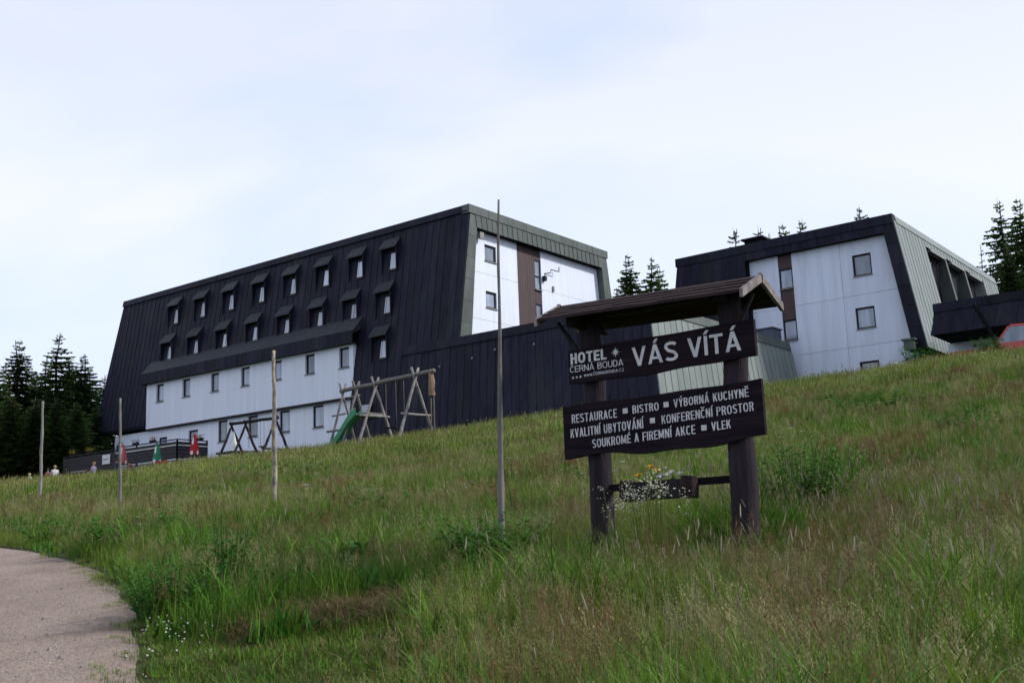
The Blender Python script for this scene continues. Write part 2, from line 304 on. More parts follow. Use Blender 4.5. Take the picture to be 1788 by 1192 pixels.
def path_edge():
    pts = []
    for k in range(len(PE)-1):
        p0 = PE[max(k-1, 0)]; p1 = PE[k]; p2 = PE[k+1]; p3 = PE[min(k+2, len(PE)-1)]
        for t in np.linspace(0, 1, 14, endpoint=False):
            pts.append(.5*((2*p1)+(p2-p0)*t+(2*p0-5*p1+4*p2-p3)*t*t+(3*p1-p0-3*p2+p3)*t**3))
    pts.append(PE[-1]); return np.array(pts)
pe = path_edge(); tg = np.gradient(pe, axis=0); tg /= np.hypot(*tg.T)[:, None]; nl = np.stack([-tg[:, 1], tg[:, 0]], -1)
_sl = np.r_[0, np.cumsum(np.hypot(*np.diff(pe, axis=0).T))]; wob = .05*np.sin(_sl*1.3)+.03*np.sin(_sl*3.1+1)
pe = pe - nl*wob[:, None]
PW = 4.4; rows = 16
pv, pf = [], []
for j in range(rows+1):
    q = pe + nl*(PW*j/rows); x_, y_ = plan(q[:, 0], q[:, 1]); z_ = terr(q[:, 0], q[:, 1]) + .03 - (.06 if j in (0, rows) else 0)
    pv += list(zip(x_, y_, z_))
L_ = len(pe)
pf = [(j*L_+i, j*L_+i+1, (j+1)*L_+i+1, (j+1)*L_+i) for j in range(rows) for i in range(L_-1)]
pm = bpy.data.meshes.new('path'); pm.from_pydata(pv, [], pf); pm.materials.append(gravelmat()); pm.polygons.foreach_set('use_smooth', [True]*len(pf))
po = bpy.data.objects.new('path', pm); col.objects.link(po); tag(po, kind='structure', label='pinkish grey gravel path curving up from the lower left')
def path_dist(X, Y):   # signed: negative inside the path
    X = np.atleast_1d(X); Y = np.atleast_1d(Y); res = np.empty(len(X))
    for s0 in range(0, len(X), 4000):
        dx = X[s0:s0+4000, None]-pe[None, :, 0]; dy = Y[s0:s0+4000, None]-pe[None, :, 1]; k = np.argmin(dx*dx+dy*dy, 1); a = np.arange(len(k))
        side = dx[a, k]*nl[k, 0]+dy[a, k]*nl[k, 1]; res[s0:s0+4000] = np.where(side < 0, -side, np.maximum(-side, side-PW))
    return res

# ------------------------------------------------------------------ building pieces
def strips(parent, name, bl, br, tr, tl, n, mt, t=.05, gap=.022, rib=.022):
    """sheet panels side by side on the quad bl-br-tr-tl, each a slab with a standing seam"""
    bl, br, tr, tl = [np.array(p, float) for p in (bl, br, tr, tl)]
    nrm = np.cross(br-bl, tl-bl); nrm /= np.linalg.norm(nrm)
    wd = np.linalg.norm(tr-tl); g = gap/wd
    for k in range(n):
        a, b = k/n, (k+1)/n; mb = MB(); j = random.uniform(-.006, .006)
        def slab(a, b, t0, t1):
            q = [bl+(br-bl)*a, bl+(br-bl)*b, tl+(tr-tl)*b, tl+(tr-tl)*a]
            mb.hexa([p+nrm*t0 for p in q]+[p+nrm*t1 for p in q])
        slab(a+g, b, 0, t+j)
        if rib: slab(a, a+g*1.3, -.001, t+rib)
        add(parent, name, mb, mt)
def bands(parent, name, bl, br, tr, tl, n, mt, t=.05, gap=.02):
    strips(parent, name, br, tr, tl, bl, n, mt, t, gap, 0)
def wall_holes(mb, O, r, nn, x0, x1, z0, z1, holes, depth=.16, zcut=()):
    """flat wall with rectangular openings and reveals; O origin, r along, nn outward"""
    O, r, nn = np.array(O, float), np.array(r, float), np.array(nn, float)
    P = lambda x, z, d=0: O+r*x+ZZ*z-nn*d
    xs = sorted({x0, x1, *[h[0] for h in holes], *[h[1] for h in holes]}); zs = sorted({z0, z1, *[h[2] for h in holes], *[h[3] for h in holes]})
    for i in range(len(xs)-1):
        for j in range(len(zs)-1):
            cx, cz = (xs[i]+xs[i+1])/2, (zs[j]+zs[j+1])/2
            if any(h[0] < cx < h[1] and h[2] < cz < h[3] for h in holes): continue
            mb.quad(P(xs[i], zs[j]), P(xs[i+1], zs[j]), P(xs[i+1], zs[j+1]), P(xs[i], zs[j+1]))
    for (a, b, c, d) in holes:
        mb.quad(P(a, c), P(a, c, depth), P(a, d, depth), P(a, d)); mb.quad(P(b, c), P(b, d), P(b, d, depth), P(b, c, depth))
        mb.quad(P(a, c), P(b, c), P(b, c, depth), P(a, c, depth)); mb.quad(P(a, d), P(a, d, depth), P(b, d, depth), P(b, d))
    T = .3   # outer rim so that the wall has thickness
    mb.quad(P(x0, z0), P(x0, z1), P(x0, z1, T), P(x0, z0, T)); mb.quad(P(x1, z0), P(x1, z0, T), P(x1, z1, T), P(x1, z1))
    mb.quad(P(x0, z0), P(x0, z0, T), P(x1, z0, T), P(x1, z0)); mb.quad(P(x0, z1), P(x1, z1), P(x1, z1, T), P(x0, z1, T))
def window(parent, O, r, nn, a, b, c, d, depth=.12, fr=.12, pane='glass', sill=True, mullion=None, name='window'):
    O, r, nn = np.array(O, float), np.array(r, float), np.array(nn, float)
    T = lambda x, y, z: tuple(O+r*x-nn*y+ZZ*z)
    mb = MB()
    mb.box(a, a+fr, depth-.03, depth+.05, c, d, T); mb.box(b-fr, b, depth-.03, depth+.05, c, d, T)
    mb.box(a+fr, b-fr, depth-.03, depth+.05, d-fr, d, T); mb.box(a+fr, b-fr, depth-.03, depth+.05, c, c+fr, T)
    if mullion: mb.box(a+fr, b-fr, depth-.025, depth+.05, mullion-.05, mullion+.05, T)
    f = add(parent, name, mb, M['wframe'])
    mb = MB(); mb.box(a+fr-.01, b-fr+.01, depth+.02, depth+.045, c+fr-.01, d-fr+.01, T); add(f, 'pane', mb, M[pane])
    if sill: mb = MB(); mb.box(a-.04, b+.04, -.08, depth+.02, c-.05, c+.006, T); add(f, 'sill', mb, M['sill'])
    return f

# ------------------------------------------------------------------ main hotel building
K = .155; ZR = 22.5
def fy(z): return -K*(ZR-z)
hb = thing('hotel_building', 'long white hotel with dark metal mansard front and rows of dormers', 'building', (-20, 8, 7))
XL0, XL1 = -39.5, -40.75     # left edge at roof and at eave
core = MB()
def slopecore(x0, x1, z0, z1, o=.06): core.hexa([(x0, fy(z0)+o, z0), (x1, fy(z0)+o, z0), (x1, 16.5-fy(z0)-o, z0), (x0, 16.5-fy(z0)-o, z0), (x0, fy(z1)+o, z1), (x1, fy(z1)+o, z1), (x1, 16.5-fy(z1)-o, z1), (x0, 16.5-fy(z1)-o, z1)])
slopecore(-39.6, -.75, 15.62, 22.42); slopecore(-40.3, -33.55, 10.95, 15.6); slopecore(-9.4, -.75, 6.6, 15.6)
core.box(-33.5, -9.45, -1.15, 17, 6.6, 15.6); core.box(-38.2, -33.6, -1.15, 17, 6.6, 10.9)
add(hb, 'wall_core', core, M['core'])
add_roof = MB(); add_roof.box(-39.4, -.1, .1, 16.4, 22.3, 22.46); add(hb, 'flat_roof', add_roof, M['core'])
# front slope sheets
W1 = .62
strips(hb, 'roof_panel', (XL1, fy(10.95), 10.95), (-39.0, fy(10.95), 10.95), (-39.0, 0, 22.4), (XL0, 0, 22.4), 2, M['dark'])
strips(hb, 'roof_panel', (-39.0, fy(10.95), 10.95), (-33.52, fy(10.95), 10.95), (-33.52, 0, 22.4), (-39.0, 0, 22.4), 9, M['dark'])
strips(hb, 'roof_panel', (-33.52, fy(15.5), 15.5), (-9.4, fy(15.5), 15.5), (-9.4, 0, 22.4), (-33.52, 0, 22.4), 39, M['dark'])
strips(hb, 'roof_panel', (-9.4, fy(6.9), 6.9), (0.0, fy(6.9), 6.9), (0.0, 0, 22.4), (-9.4, 0, 22.4), 15, M['dark'])
# soffit of the left eave
mb = MB(); mb.box(-40.7, -33.5, fy(10.95)+.02, -1.2, 10.82, 10.93); add(hb, 'soffit', mb, M['dark'])
# cap along the front edge of the roof
nc = 12
for k in range(nc):
    a, b = XL0-.08+(39.55)*k/nc, XL0-.08+(39.55)*(k+1)/nc
    mb = MB(); mb.hexa([(a, -.22, 22.12), (b-.03, -.22, 22.12), (b-.03, .35, 22.12), (a, .35, 22.12), (a, -.12, 22.62), (b-.03, -.12, 22.62), (b-.03, .35, 22.62), (a, .35, 22.62)]); add(hb, 'roof_cap', mb, M['dark'])
# dormers
COLS = [-31.55, -28.0, -24.38, -20.72, -17.12, -13.55, -10.1, -6.85]
def dormer(xc, zc, k):
    x0, x1 = xc-.80, xc+.68; zb, zt, zh = zc-.76, zc+.92, zc+1.7
    yf = fy(zb)-.14
    mb = MB()      # hood: sloping sheet from roof to front lip
    mb.hexa([(x0-.08, yf-.12, zt-.06), (x1+.08, yf-.12, zt-.06), (x1+.02, fy(zh)+.02, zh-.06), (x0-.02, fy(zh)+.02, zh-.06), (x0-.08, yf-.12, zt+.06), (x1+.08, yf-.12, zt+.06), (x1+.02, fy(zh)-.06, zh), (x0-.02, fy(zh)-.06, zh)])
    d = add(hb, 'dormer', mb, M['hood'])
    for xa, xb in ((x0-.04, x0+.06), (x1-.06, x1+.04)):
        mb = MB(); poly = [(xa, yf, zt-.05), (xa, yf+.02, zb), (xa, fy(zb)-.02, zb-.25), (xa, fy(zh)+.0, zh-.03)]
        mb.prism(poly, (xb-xa, 0, 0)); add(d, 'cheek', mb, M['dark'])
    # spandrel beside the pane: dark sheet for deep reveal's shade, leaning with the roof
    def P(x, z, o): return (x, fy(z)-o, z)
    mb = MB(); xs = x0+.70
    mb.hexa([P(x0+.06, zb, .05), P(xs, zb, .05), P(xs, zb, .02), P(x0+.06, zb, .02), P(x0+.06, zt, .05), P(xs, zt, .05), P(xs, zt, .02), P(x0+.06, zt, .02)]); add(d, 'spandrel_or_shade_panel', mb, M['dark'])
    mb = MB(); za, zz = zb+.14, zt-.36
    mb.hexa([P(xs, zb-.03, .10), P(x1-.06, zb-.03, .10), P(x1-.06, zb-.03, .0), P(xs, zb-.03, .0), P(xs, za, .10), P(x1-.06, za, .10), P(x1-.06, za, .0), P(xs, za, .0)])
    mb.hexa([P(xs, zz, .08), P(x1-.06, zz, .08), P(x1-.06, zz, .0), P(xs, zz, .0), P(xs, zt, .08), P(x1-.06, zt, .08), P(x1-.06, zt, .0), P(xs, zt, .0)])
    mb.hexa([P(xs, za, .08), P(xs+.07, za, .08), P(xs+.07, za, .0), P(xs, za, .0), P(xs, zz, .08), P(xs+.07, zz, .08), P(xs+.07, zz, .0), P(xs, zz, .0)])
    add(d, 'window_frame', mb, M['wframe'])
    mb = MB(); mb.hexa([P(xs+.08, za, .06), P(x1-.065, za, .06), P(x1-.065, za, .03), P(xs+.08, za, .03), P(xs+.08, zz, .06), P(x1-.065, zz, .06), P(x1-.065, zz, .03), P(xs+.08, zz, .03)]); add(d, 'pane', mb, M['curtain'])
for i, x in enumerate(COLS): dormer(x, 19.95, i)
for i, x in enumerate(COLS): dormer(x-.15, 16.78, i)
dormer(-6.98, 13.62, 0)
# long shed hood over the white storey
mb = MB(); mb.prism([(-33.9, fy(16.35)-.04, 16.35), (-33.9, -2.05, 15.15), (-33.9, -2.05, 14.95), (-33.9, fy(15.6)+.1, 15.5)], (24.85, 0, 0)); add(hb, 'shed_hood', mb, M['hood'])
for k in range(20):
    a = -33.9+24.85*k/20; mb = MB(); mb.box(a+.012, a+24.85/20-.012, -2.12, -2.0, 14.32, 15.2); add(hb, 'fascia_panel', mb, M['dark'])
mb = MB(); mb.box(-33.85, -9.1, -2.0, -1.2, 14.34, 14.42); add(hb, 'soffit', mb, M['dark'])
# white storey
PW_X = [-31.68, -28.2, -24.6, -20.97, -17.35, -13.82, -10.33]
hol = [(x-.5, x+.5, 12.76, 14.2) for x in PW_X]
mb = MB(); wall_holes(mb, (0, -1.65, 0), (1, 0, 0), (0, -1, 0), -33.5, -9.42, 10.7, 14.34, hol, .2); add(hb, 'white_storey_wall', mb, M['white'])
for h in hol: window(hb, (0, -1.65, 0), (1, 0, 0), (0, -1, 0), *h, depth=.17)
mb = MB(); mb.box(-33.5, -9.42, -1.68, -1.1, 10.55, 10.69); add(hb, 'shadow_gap_strip', mb, M['wframe'])  # dark strip drawn in for the shadow gap under the white storey
# ground floor
GW = [(-24.5, -23.4, 8.85, 10.5), (-20.95, -19.85, 8.9, 10.5), (-17.4, -16.3, 8.9, 10.5), (-13.85, -12.75, 8.92, 10.5)]
GD = [(-32.1, -31.0, 7.2, 9.9), (-28.2, -27.0, 7.2, 10.1)]
mb = MB(); wall_holes(mb, (0, -1.35, 0), (1, 0, 0), (0, -1, 0), -38.3, -9.42, 6.5, 10.56, GW+GD, .15); add(hb, 'ground_floor_wall', mb, M['white'])
for h in GW: window(hb, (0, -1.35, 0), (1, 0, 0), (0, -1, 0), *h, depth=.12)
for h in GD: window(hb, (0, -1.35, 0), (1, 0, 0), (0, -1, 0), *h, depth=.12, sill=False, name='terrace_door', mullion=h[2]+1.0)
# small window low on the dark slope
mb = MB(); xx = -7.6
window(hb, (0, fy(9.4)-.12, 0), (1, 0, 0), (0, -1, 0), -8.2, -7.2, 8.9, 10.0, depth=-.1, pane='curtain', sill=False)
# gable end (faces +x): cap, strips, jambs, recessed white wall
nc = 8
for k in range(nc):
    a, b = -.2+16.9*k/nc, -.2+16.9*(k+1)/nc
    mb = MB(); mb.box(-.5, .10, a, b-.03, 22.02, 22.6); add(hb, 'roof_cap', mb, M['fascia'])
strips(hb, 'fascia_panel', (.0, .62, 21.15), (.0, 15.95, 21.15), (.0, 15.85, 22.02), (.0, .52, 22.02), 27, M['fascia'], t=.05, gap=.03, rib=.03)
mb = MB(); mb.box(-.7, -.005, .5, 16, 21.15, 22.02); add(hb, 'fascia_backing', mb, M['core'])
def jamb(yo0, yi0, yo1, yi1, z0, z1, n):
    for k in range(n):
        a, b = k/n, (k+1)/n
        q = lambda t, i: (yo0+(yo1-yo0)*t if i == 0 else yi0+(yi1-yi0)*t)
        za, zb = z0+(z1-z0)*a, z0+(z1-z0)*b-.02
        mb = MB(); mb.prism([(-.62, q(a, 0), za), (-.62, q(a, 1), za), (-.62, q(b, 1), zb), (-.62, q(b, 0), zb)], (.66, 0, 0)); add(hb, 'jamb_panel', mb, M['fascia'])
jamb(-1.45, -.30, .0, .75, 13.0, 22.0, 6); jamb(18.1, 16.75, 16.55, 15.75, 12.0, 22.0, 6)
WLX = -.5
gh = [(2.05, 3.3, 19.25, 20.4), (2.03, 3.2, 16.0, 17.15)]
for (z0, z1) in ((12.6, 15.1), (15.12, 18.3), (18.32, 21.2)):
    for (y0, y1) in (((-.95, -.45, .05)[int(z0 > 14)+int(z0 > 17)], 5.66), (8.5, (17.3, 16.8, 16.3)[int(z0 > 14)+int(z0 > 17)])):
        hh = [h for h in gh if z0 < h[2] < z1 and y0 < h[0] < y1]
        mb = MB(); wall_holes(mb, (WLX, 0, 0), (0, 1, 0), (1, 0, 0), y0, y1, z0, z1, hh, .16); add(hb, 'wall_panel', mb, M['white'])
for h in gh: window(hb, (WLX, 0, 0), (0, 1, 0), (1, 0, 0), *h, depth=.12)
for k in range(7):
    a = 5.68+(7.72-5.68)*k/7; mb = MB(); mb.box(WLX-.2, WLX-.03, a+.006, a+(7.72-5.68)/7-.006, 12.6, 21.2); add(hb, 'cladding_board', mb, M['brown'])
for z0, z1 in ((20.4, 21.2), (17.15, 18.2), (12.6, 14.2)):
    mb = MB(); mb.box(WLX-.2, WLX-.05, 7.76, 8.48, z0+.02, z1-.02); add(hb, 'spandrel_or_shade_panel', mb, M['brown'])
window(hb, (WLX, 0, 0), (0, 1, 0), (1, 0, 0), 7.76, 8.48, 18.2, 20.4, depth=.1, fr=.06, mullion=19.2, sill=True)
window(hb, (WLX, 0, 0), (0, 1, 0), (1, 0, 0), 7.76, 8.48, 14.2, 17.15, depth=.1, fr=.06, mullion=15.6, sill=True)
# wall bracket with aerial, flood lamp
mb = MB(); mb.tube([(WLX, 8.9, 19.55), (WLX+.35, 9.2, 19.6), (WLX+.35, 9.25, 19.85), (WLX+.4, 10.2, 19.85), (WLX+.4, 10.2, 20.2)], .035, 6); mb.box(WLX, WLX+.25, 8.6, 8.85, 18.95, 19.3); add(hb, 'aerial_bracket', mb, M['wframe'])
mb = MB(); mb.tube([(WLX, 1.15, 21.0), (WLX+.3, 1.25, 20.95)], .03, 6); mb.box(WLX+.2, WLX+.4, 1.15, 1.55, 20.55, 21.0); add(hb, 'flood_lamp', mb, M['sill'])
mb = MB(); mb.box(WLX, WLX+.12, 9.8, 9.93, 18.35, 18.75); add(hb, 'wall_box', mb, M['sill'])

# ------------------------------------------------------------------ low wing
wg = thing('hotel_wing', 'low dark metal clad wing joining the two hotel blocks behind the sign', 'building', (5, 8, 7))
WT = 13.35; WY = -1.7
def wy(z): return WY-K*(WT-z)
def wx(z): return 14.1+K*(WT-z)
mb = MB(); o = .07
mb.hexa([(-4.6, wy(6.3)+o, 6.3), (wx(6.3)-o, wy(6.3)+o, 6.3), (wx(6.3)-o, 17.4, 6.3), (-4.6, 17.4, 6.3), (-4.6, WY+o, WT-.1), (14.1-o, WY+o, WT-.1), (14.1-o, 17.4, WT-.1), (-4.6, 17.4, WT-.1)]); add(wg, 'wall_core', mb, M['core'])
strips(wg, 'wall_panel', (-4.72, wy(6.5), 6.5), (wx(6.5), wy(6.5), 6.5), (wx(12.8), wy(12.8), 12.8), (-4.72, wy(12.8), 12.8), 31, M['dark'])
strips(wg, 'side_panel', (wx(6.5), wy(6.5), 6.5), (wx(6.5), 17.4, 6.5), (wx(12.8), 17.4, 12.8), (wx(12.8), wy(12.8), 12.8), 27, M['lightgreen'], rib=.03, gap=.05)
for k in range(6):
    a = -4.75+18.95*k/6; b = -4.75+18.95*(k+1)/6-.02
    mb = MB(); mb.hexa([(a, wy(12.8)-.14, 12.8), (b, wy(12.8)-.14, 12.8), (b, WY+.5, 12.8), (a, WY+.5, 12.8), (a, WY-.1, WT+.02), (b, WY-.1, WT+.02), (b, WY+.5, WT+.02), (a, WY+.5, WT+.02)]); add(wg, 'parapet_cap', mb, M['dark'])
for k in range(6):
    a = WY+.5+18.4*k/6; b = WY+.5+18.4*(k+1)/6-.02
    mb = MB(); mb.hexa([(13.6, a, 12.8), (wx(12.8)+.12, a, 12.8), (wx(12.8)+.12, b, 12.8), (13.6, b, 12.8), (13.6, a, WT+.02), (14.2, a, WT+.02), (14.2, b, WT+.02), (13.6, b, WT+.02)]); add(wg, 'parapet_cap', mb, M['fascia'])
mb = MB(); mb.box(12.7, 13.9, 15.2, 16.6, WT-.05, 14.2); mb.box(12.6, 14.0, 15.1, 16.7, 14.2, 14.28); add(wg, 'rooftop_vent', mb, mat('blue_grey_housing', (.06, .075, .11), .5))
for (x, z) in ((1.5, 11.8), (3.3, 12.1), (-1.2, 11.6), (6.3, 12.0)):
    mb = MB(); y = wy(z)-.1; mb.lathe((x, y, z), [(.0, -.09), (.07, -.05), (.07, .05), (.0, .09)], 8); add(wg, 'snow_stud', mb, M['sill'])

# ------------------------------------------------------------------ right hotel block
rb = thing('hotel_annex', 'smaller white hotel block with slanted sides at the right', 'building', (14, 30, 10))
RF, RW, RZ, RE = 17.5, 18.0, 21.0, 43.0
def rx(z): return 21.95+K*(RZ-z)
def lx(z): return 5.67-K*(RZ-z)
mb = MB()
mb.hexa([(lx(12)+.1, RF+.1, 12), (11.3, RF+.1, 12), (11.3, RE, 12), (lx(12)+.1, RE, 12), (5.77, RF+.1, 20.9), (11.3, RF+.1, 20.9), (11.3, RE, 20.9), (5.77, RE, 20.9)])
mb.hexa([(11.3, RW+.35, 9), (22.2, RW+.35, 9), (22.2, RE, 9), (11.3, RE, 9), (11.3, RW+.35, 20.9), (21.3, RW+.35, 20.9), (21.3, RE, 20.9), (11.3, RE, 20.9)])
mb.box(lx(12)+.5, 11.3, RF+.3, RE, 9, 12)
add(rb, 'wall_core', mb, M['core'])
strips(rb, 'wall_panel', (lx(12), RF, 12), (11.2, RF, 12), (11.2, RF, 20.4), (5.7, RF, 20.4), 9, M['dark'])
strips(rb, 'fascia_panel', (11.2, RF, 19.85), (21.4, RF, 19.85), (21.4, RF, 20.42), (11.2, RF, 20.42), 17, M['dark'], rib=.02)
mb = MB(); mb.box(11.2, 21.3, RF+.01, RW+.3, 19.86, 20.4); add(rb, 'fascia_backing', mb, M['core'])
for k in range(6):
    a = 5.6+16.45*k/6; b = 5.6+16.45*(k+1)/6-.03
    mb = MB(); mb.box(a, b, RF-.12, RF+.5, 20.42, 21.05); add(rb, 'roof_cap', mb, M['dark'])
for k in range(6):
    za = 11.8+(20.42-11.8)*k/6; zb = 11.8+(20.42-11.8)*(k+1)/6-.02
    ii = lambda z: 21.32+(22.5-21.32)*(19.9-z)/(19.9-11.8)
    mb = MB(); mb.prism([(ii(za), RF-.05, za), (rx(za)-.02, RF-.05, za), (rx(zb)-.02, RF-.05, zb), (ii(zb), RF-.05, zb)], (0, .62, 0)); add(rb, 'jamb_panel', mb, M['dark'])
# white front wall panels with openings
rwin = [(18.85, 20.15, 17.35, 18.85), (18.73, 20.05, 13.72, 15.18), (18.68, 20.0, 10.1, 11.5)]
for (z0, z1, x1) in ((9.0, 12.55, 22.62), (12.57, 16.05, 22.5), (16.07, 19.88, 21.95)):
    for (xa, xb) in ((11.3, 13.48), (14.52, 18.0), (18.02, x1)):
        hh = [h for h in rwin if z0 < h[2] < z1 and xa < h[0] < xb]
        mb = MB(); wall_holes(mb, (0, RW, 0), (1, 0, 0), (0, -1, 0), xa, xb, z0, z1, hh, .16); add(rb, 'wall_panel', mb, M['whitedirty'])
for h in rwin: window(rb, (0, RW, 0), (1, 0, 0), (0, -1, 0), *h, depth=.13, fr=.11)
for z0, z1 in ((18.85, 19.88), (15.15, 17.4), (9.0, 13.7)):
    mb = MB(); mb.box(13.5, 14.5, RW+.06, RW+.3, z0+.02, z1-.02); add(rb, 'spandrel_or_shade_panel', mb, M['brown'] if z0 > 10 else M['whitedirty'])
for z0, z1 in ((17.4, 18.85), (13.7, 15.15)): window(rb, (0, RW, 0), (1, 0, 0), (0, -1, 0), 13.5, 14.5, z0, z1, depth=.12, fr=.09)
# right slope: light green sheets around the recessed loggia
oz0, oz1, oy0, oy1 = 15.7, 20.0, 23.7, 38.4
def rp_(y, z): return (rx(z), y, z)
strips(rb, 'side_panel', rp_(RF, 11.8), rp_(oy0, 11.8), rp_(oy0, 20.6), rp_(RF, 20.6), 9, M['lightgreen'], gap=.05)
strips(rb, 'side_panel', rp_(oy0, 11.8), rp_(oy1, 11.8), rp_(oy1, oz0), rp_(oy0, oz0), 20, M['lightgreen'], gap=.05)
strips(rb, 'side_panel', rp_(oy0, oz1), rp_(oy1, oz1), rp_(oy1, 20.6), rp_(oy0, 20.6), 20, M['lightgreen'], gap=.05)
strips(rb, 'side_panel', rp_(oy1, 11.8), rp_(RE, 11.8), rp_(RE, 20.6), rp_(oy1, 20.6), 6, M['lightgreen'], gap=.05)
for k in range(8):
    a = RF+.5+(RE-RF-.5)*k/8; b = RF+.5+(RE-RF-.5)*(k+1)/8-.03
    mb = MB(); mb.hexa([(21.4, a, 20.5), (rx(20.5)+.1, a, 20.5), (rx(20.5)+.1, b, 20.5), (21.4, b, 20.5), (21.4, a, 21.05), (21.98, a, 21.05), (21.98, b, 21.05), (21.4, b, 21.05)]); add(rb, 'roof_cap', mb, M['lightgreen'])
xr = 21.5
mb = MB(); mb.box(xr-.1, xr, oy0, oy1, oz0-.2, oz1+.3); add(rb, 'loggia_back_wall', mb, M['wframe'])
mb = MB(); mb.box(xr, rx(oz0), oy0, oy1, oz0-.12, oz0-.02); add(rb, 'loggia_floor', mb, M['fascia'])
mb = MB(); mb.prism([(xr, oy0-.03, oz0), (rx(oz0), oy0-.03, oz0), (rx(oz1), oy0-.03, oz1), (xr, oy0-.03, oz1)], (0, .06, 0)); add(rb, 'loggia_cheek', mb, M['dark'])
mb = MB(); mb.prism([(xr, oy1-.03, oz0), (rx(oz0), oy1-.03, oz0), (rx(oz1), oy1-.03, oz1), (xr, oy1-.03, oz1)], (0, .06, 0)); add(rb, 'loggia_cheek', mb, M['lightgreen'])
bw = (oy1-oy0)/3
for k in range(3):
    y0 = oy0+bw*k
    if k: mb = MB(); mb.prism([(xr, y0-.2, oz0), (rx(oz0)-.02, y0-.2, oz0), (rx(oz1)-.02, y0-.2, oz1), (xr, y0-.2, oz1)], (0, .4, 0)); add(rb, 'loggia_fin', mb, M['fascia'])
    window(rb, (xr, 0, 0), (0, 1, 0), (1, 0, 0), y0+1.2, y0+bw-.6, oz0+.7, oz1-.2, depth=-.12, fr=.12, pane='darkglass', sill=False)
    mb = MB(); mb.box(xr+.3, rx(oz1)+.12, y0+1.0, y0+bw-.5, oz1-.18, oz1-.02); add(rb, 'loggia_lintel', mb, M['sill'])
mb = MB(); mb.box(21.6, 22.3, RW+.4, RE, 9.2, 11.75); add(rb, 'base_wall', mb, M['core'])
mb = MB(); mb.box(22.2, rx(11.8)-.03, RF+.1, RE, 11.68, 11.78); add(rb, 'soffit', mb, M['core'])
mb = MB(); mb.box(22.1, 22.75, 16.8, 17.35, 11.7, 12.3); mb.box(22.0, 22.85, 16.7, 17.4, 12.3, 12.42); add(rb, 'vent_box', mb, M['fascia'])
mb = MB(); mb.box(10.4, 11.75, 19.4, 20.8, 20.9, 21.85); add(rb, 'chimney', mb, M['core']); ch = MB(); ch.box(10.2, 11.95, 19.2, 21.0, 21.9, 22.02); ch.box(10.5, 10.6, 19.5, 19.6, 21.84, 21.9); ch.box(11.5, 11.6, 20.5, 20.6, 21.84, 21.9); add(rb, 'chimney_cap', ch, M['dark'])
mb = MB(); mb.box(5.7, 21.9, RF+.5, RE, 20.82, 20.95); add(rb, 'flat_roof', mb, M['core'])

# ------------------------------------------------------------------ porch at far right
pr = thing('entrance_porch', 'dark brown flat porch with slanted fascia beside the smaller block', 'porch', (30, 14, 10))
strips(pr, 'fascia_panel', (25.3, 11.75, 11.5), (48, 11.75, 11.5), (48, 12.1, 12.9), (25.6, 12.1, 12.9), 19, M['dark'], rib=0, gap=.02)
for k in range(8):
    a = 25.55+22.4*k/8; mb = MB(); mb.box(a, a+22.4/8-.02, 11.98, 12.5, 12.9, 13.42); add(pr, 'roof_cap', mb, M['dark'])
mb = MB(); mb.hexa([(25.35, 11.8, 11.52), (48, 11.8, 11.52), (48, 40, 11.52), (25.35, 40, 11.52), (25.6, 12.15, 13.3), (48, 12.15, 13.3), (48, 40, 13.3), (25.6, 40, 13.3)]); add(pr, 'roof', mb, M['core'])
mb = MB(); wall_holes(mb, (0, 15.5, 0), (1, 0, 0), (0, -1, 0), 25.2, 29.2, 8.5, 11.5, [], .1); add(pr, 'wall', mb, M['whitedirty'])
mb = MB(); mb.tube([(28.0, 11.5, 12.9), (28.75, 11.4, 11.2), (29.2, 11.3, 9.6)], .11, 8); add(pr, 'strut', mb, M['core'])
mb = MB(); mb.box(29.25, 48, 15.6, 15.9, 8.5, 11.5); add(pr, 'dark_wall', mb, M['core'])

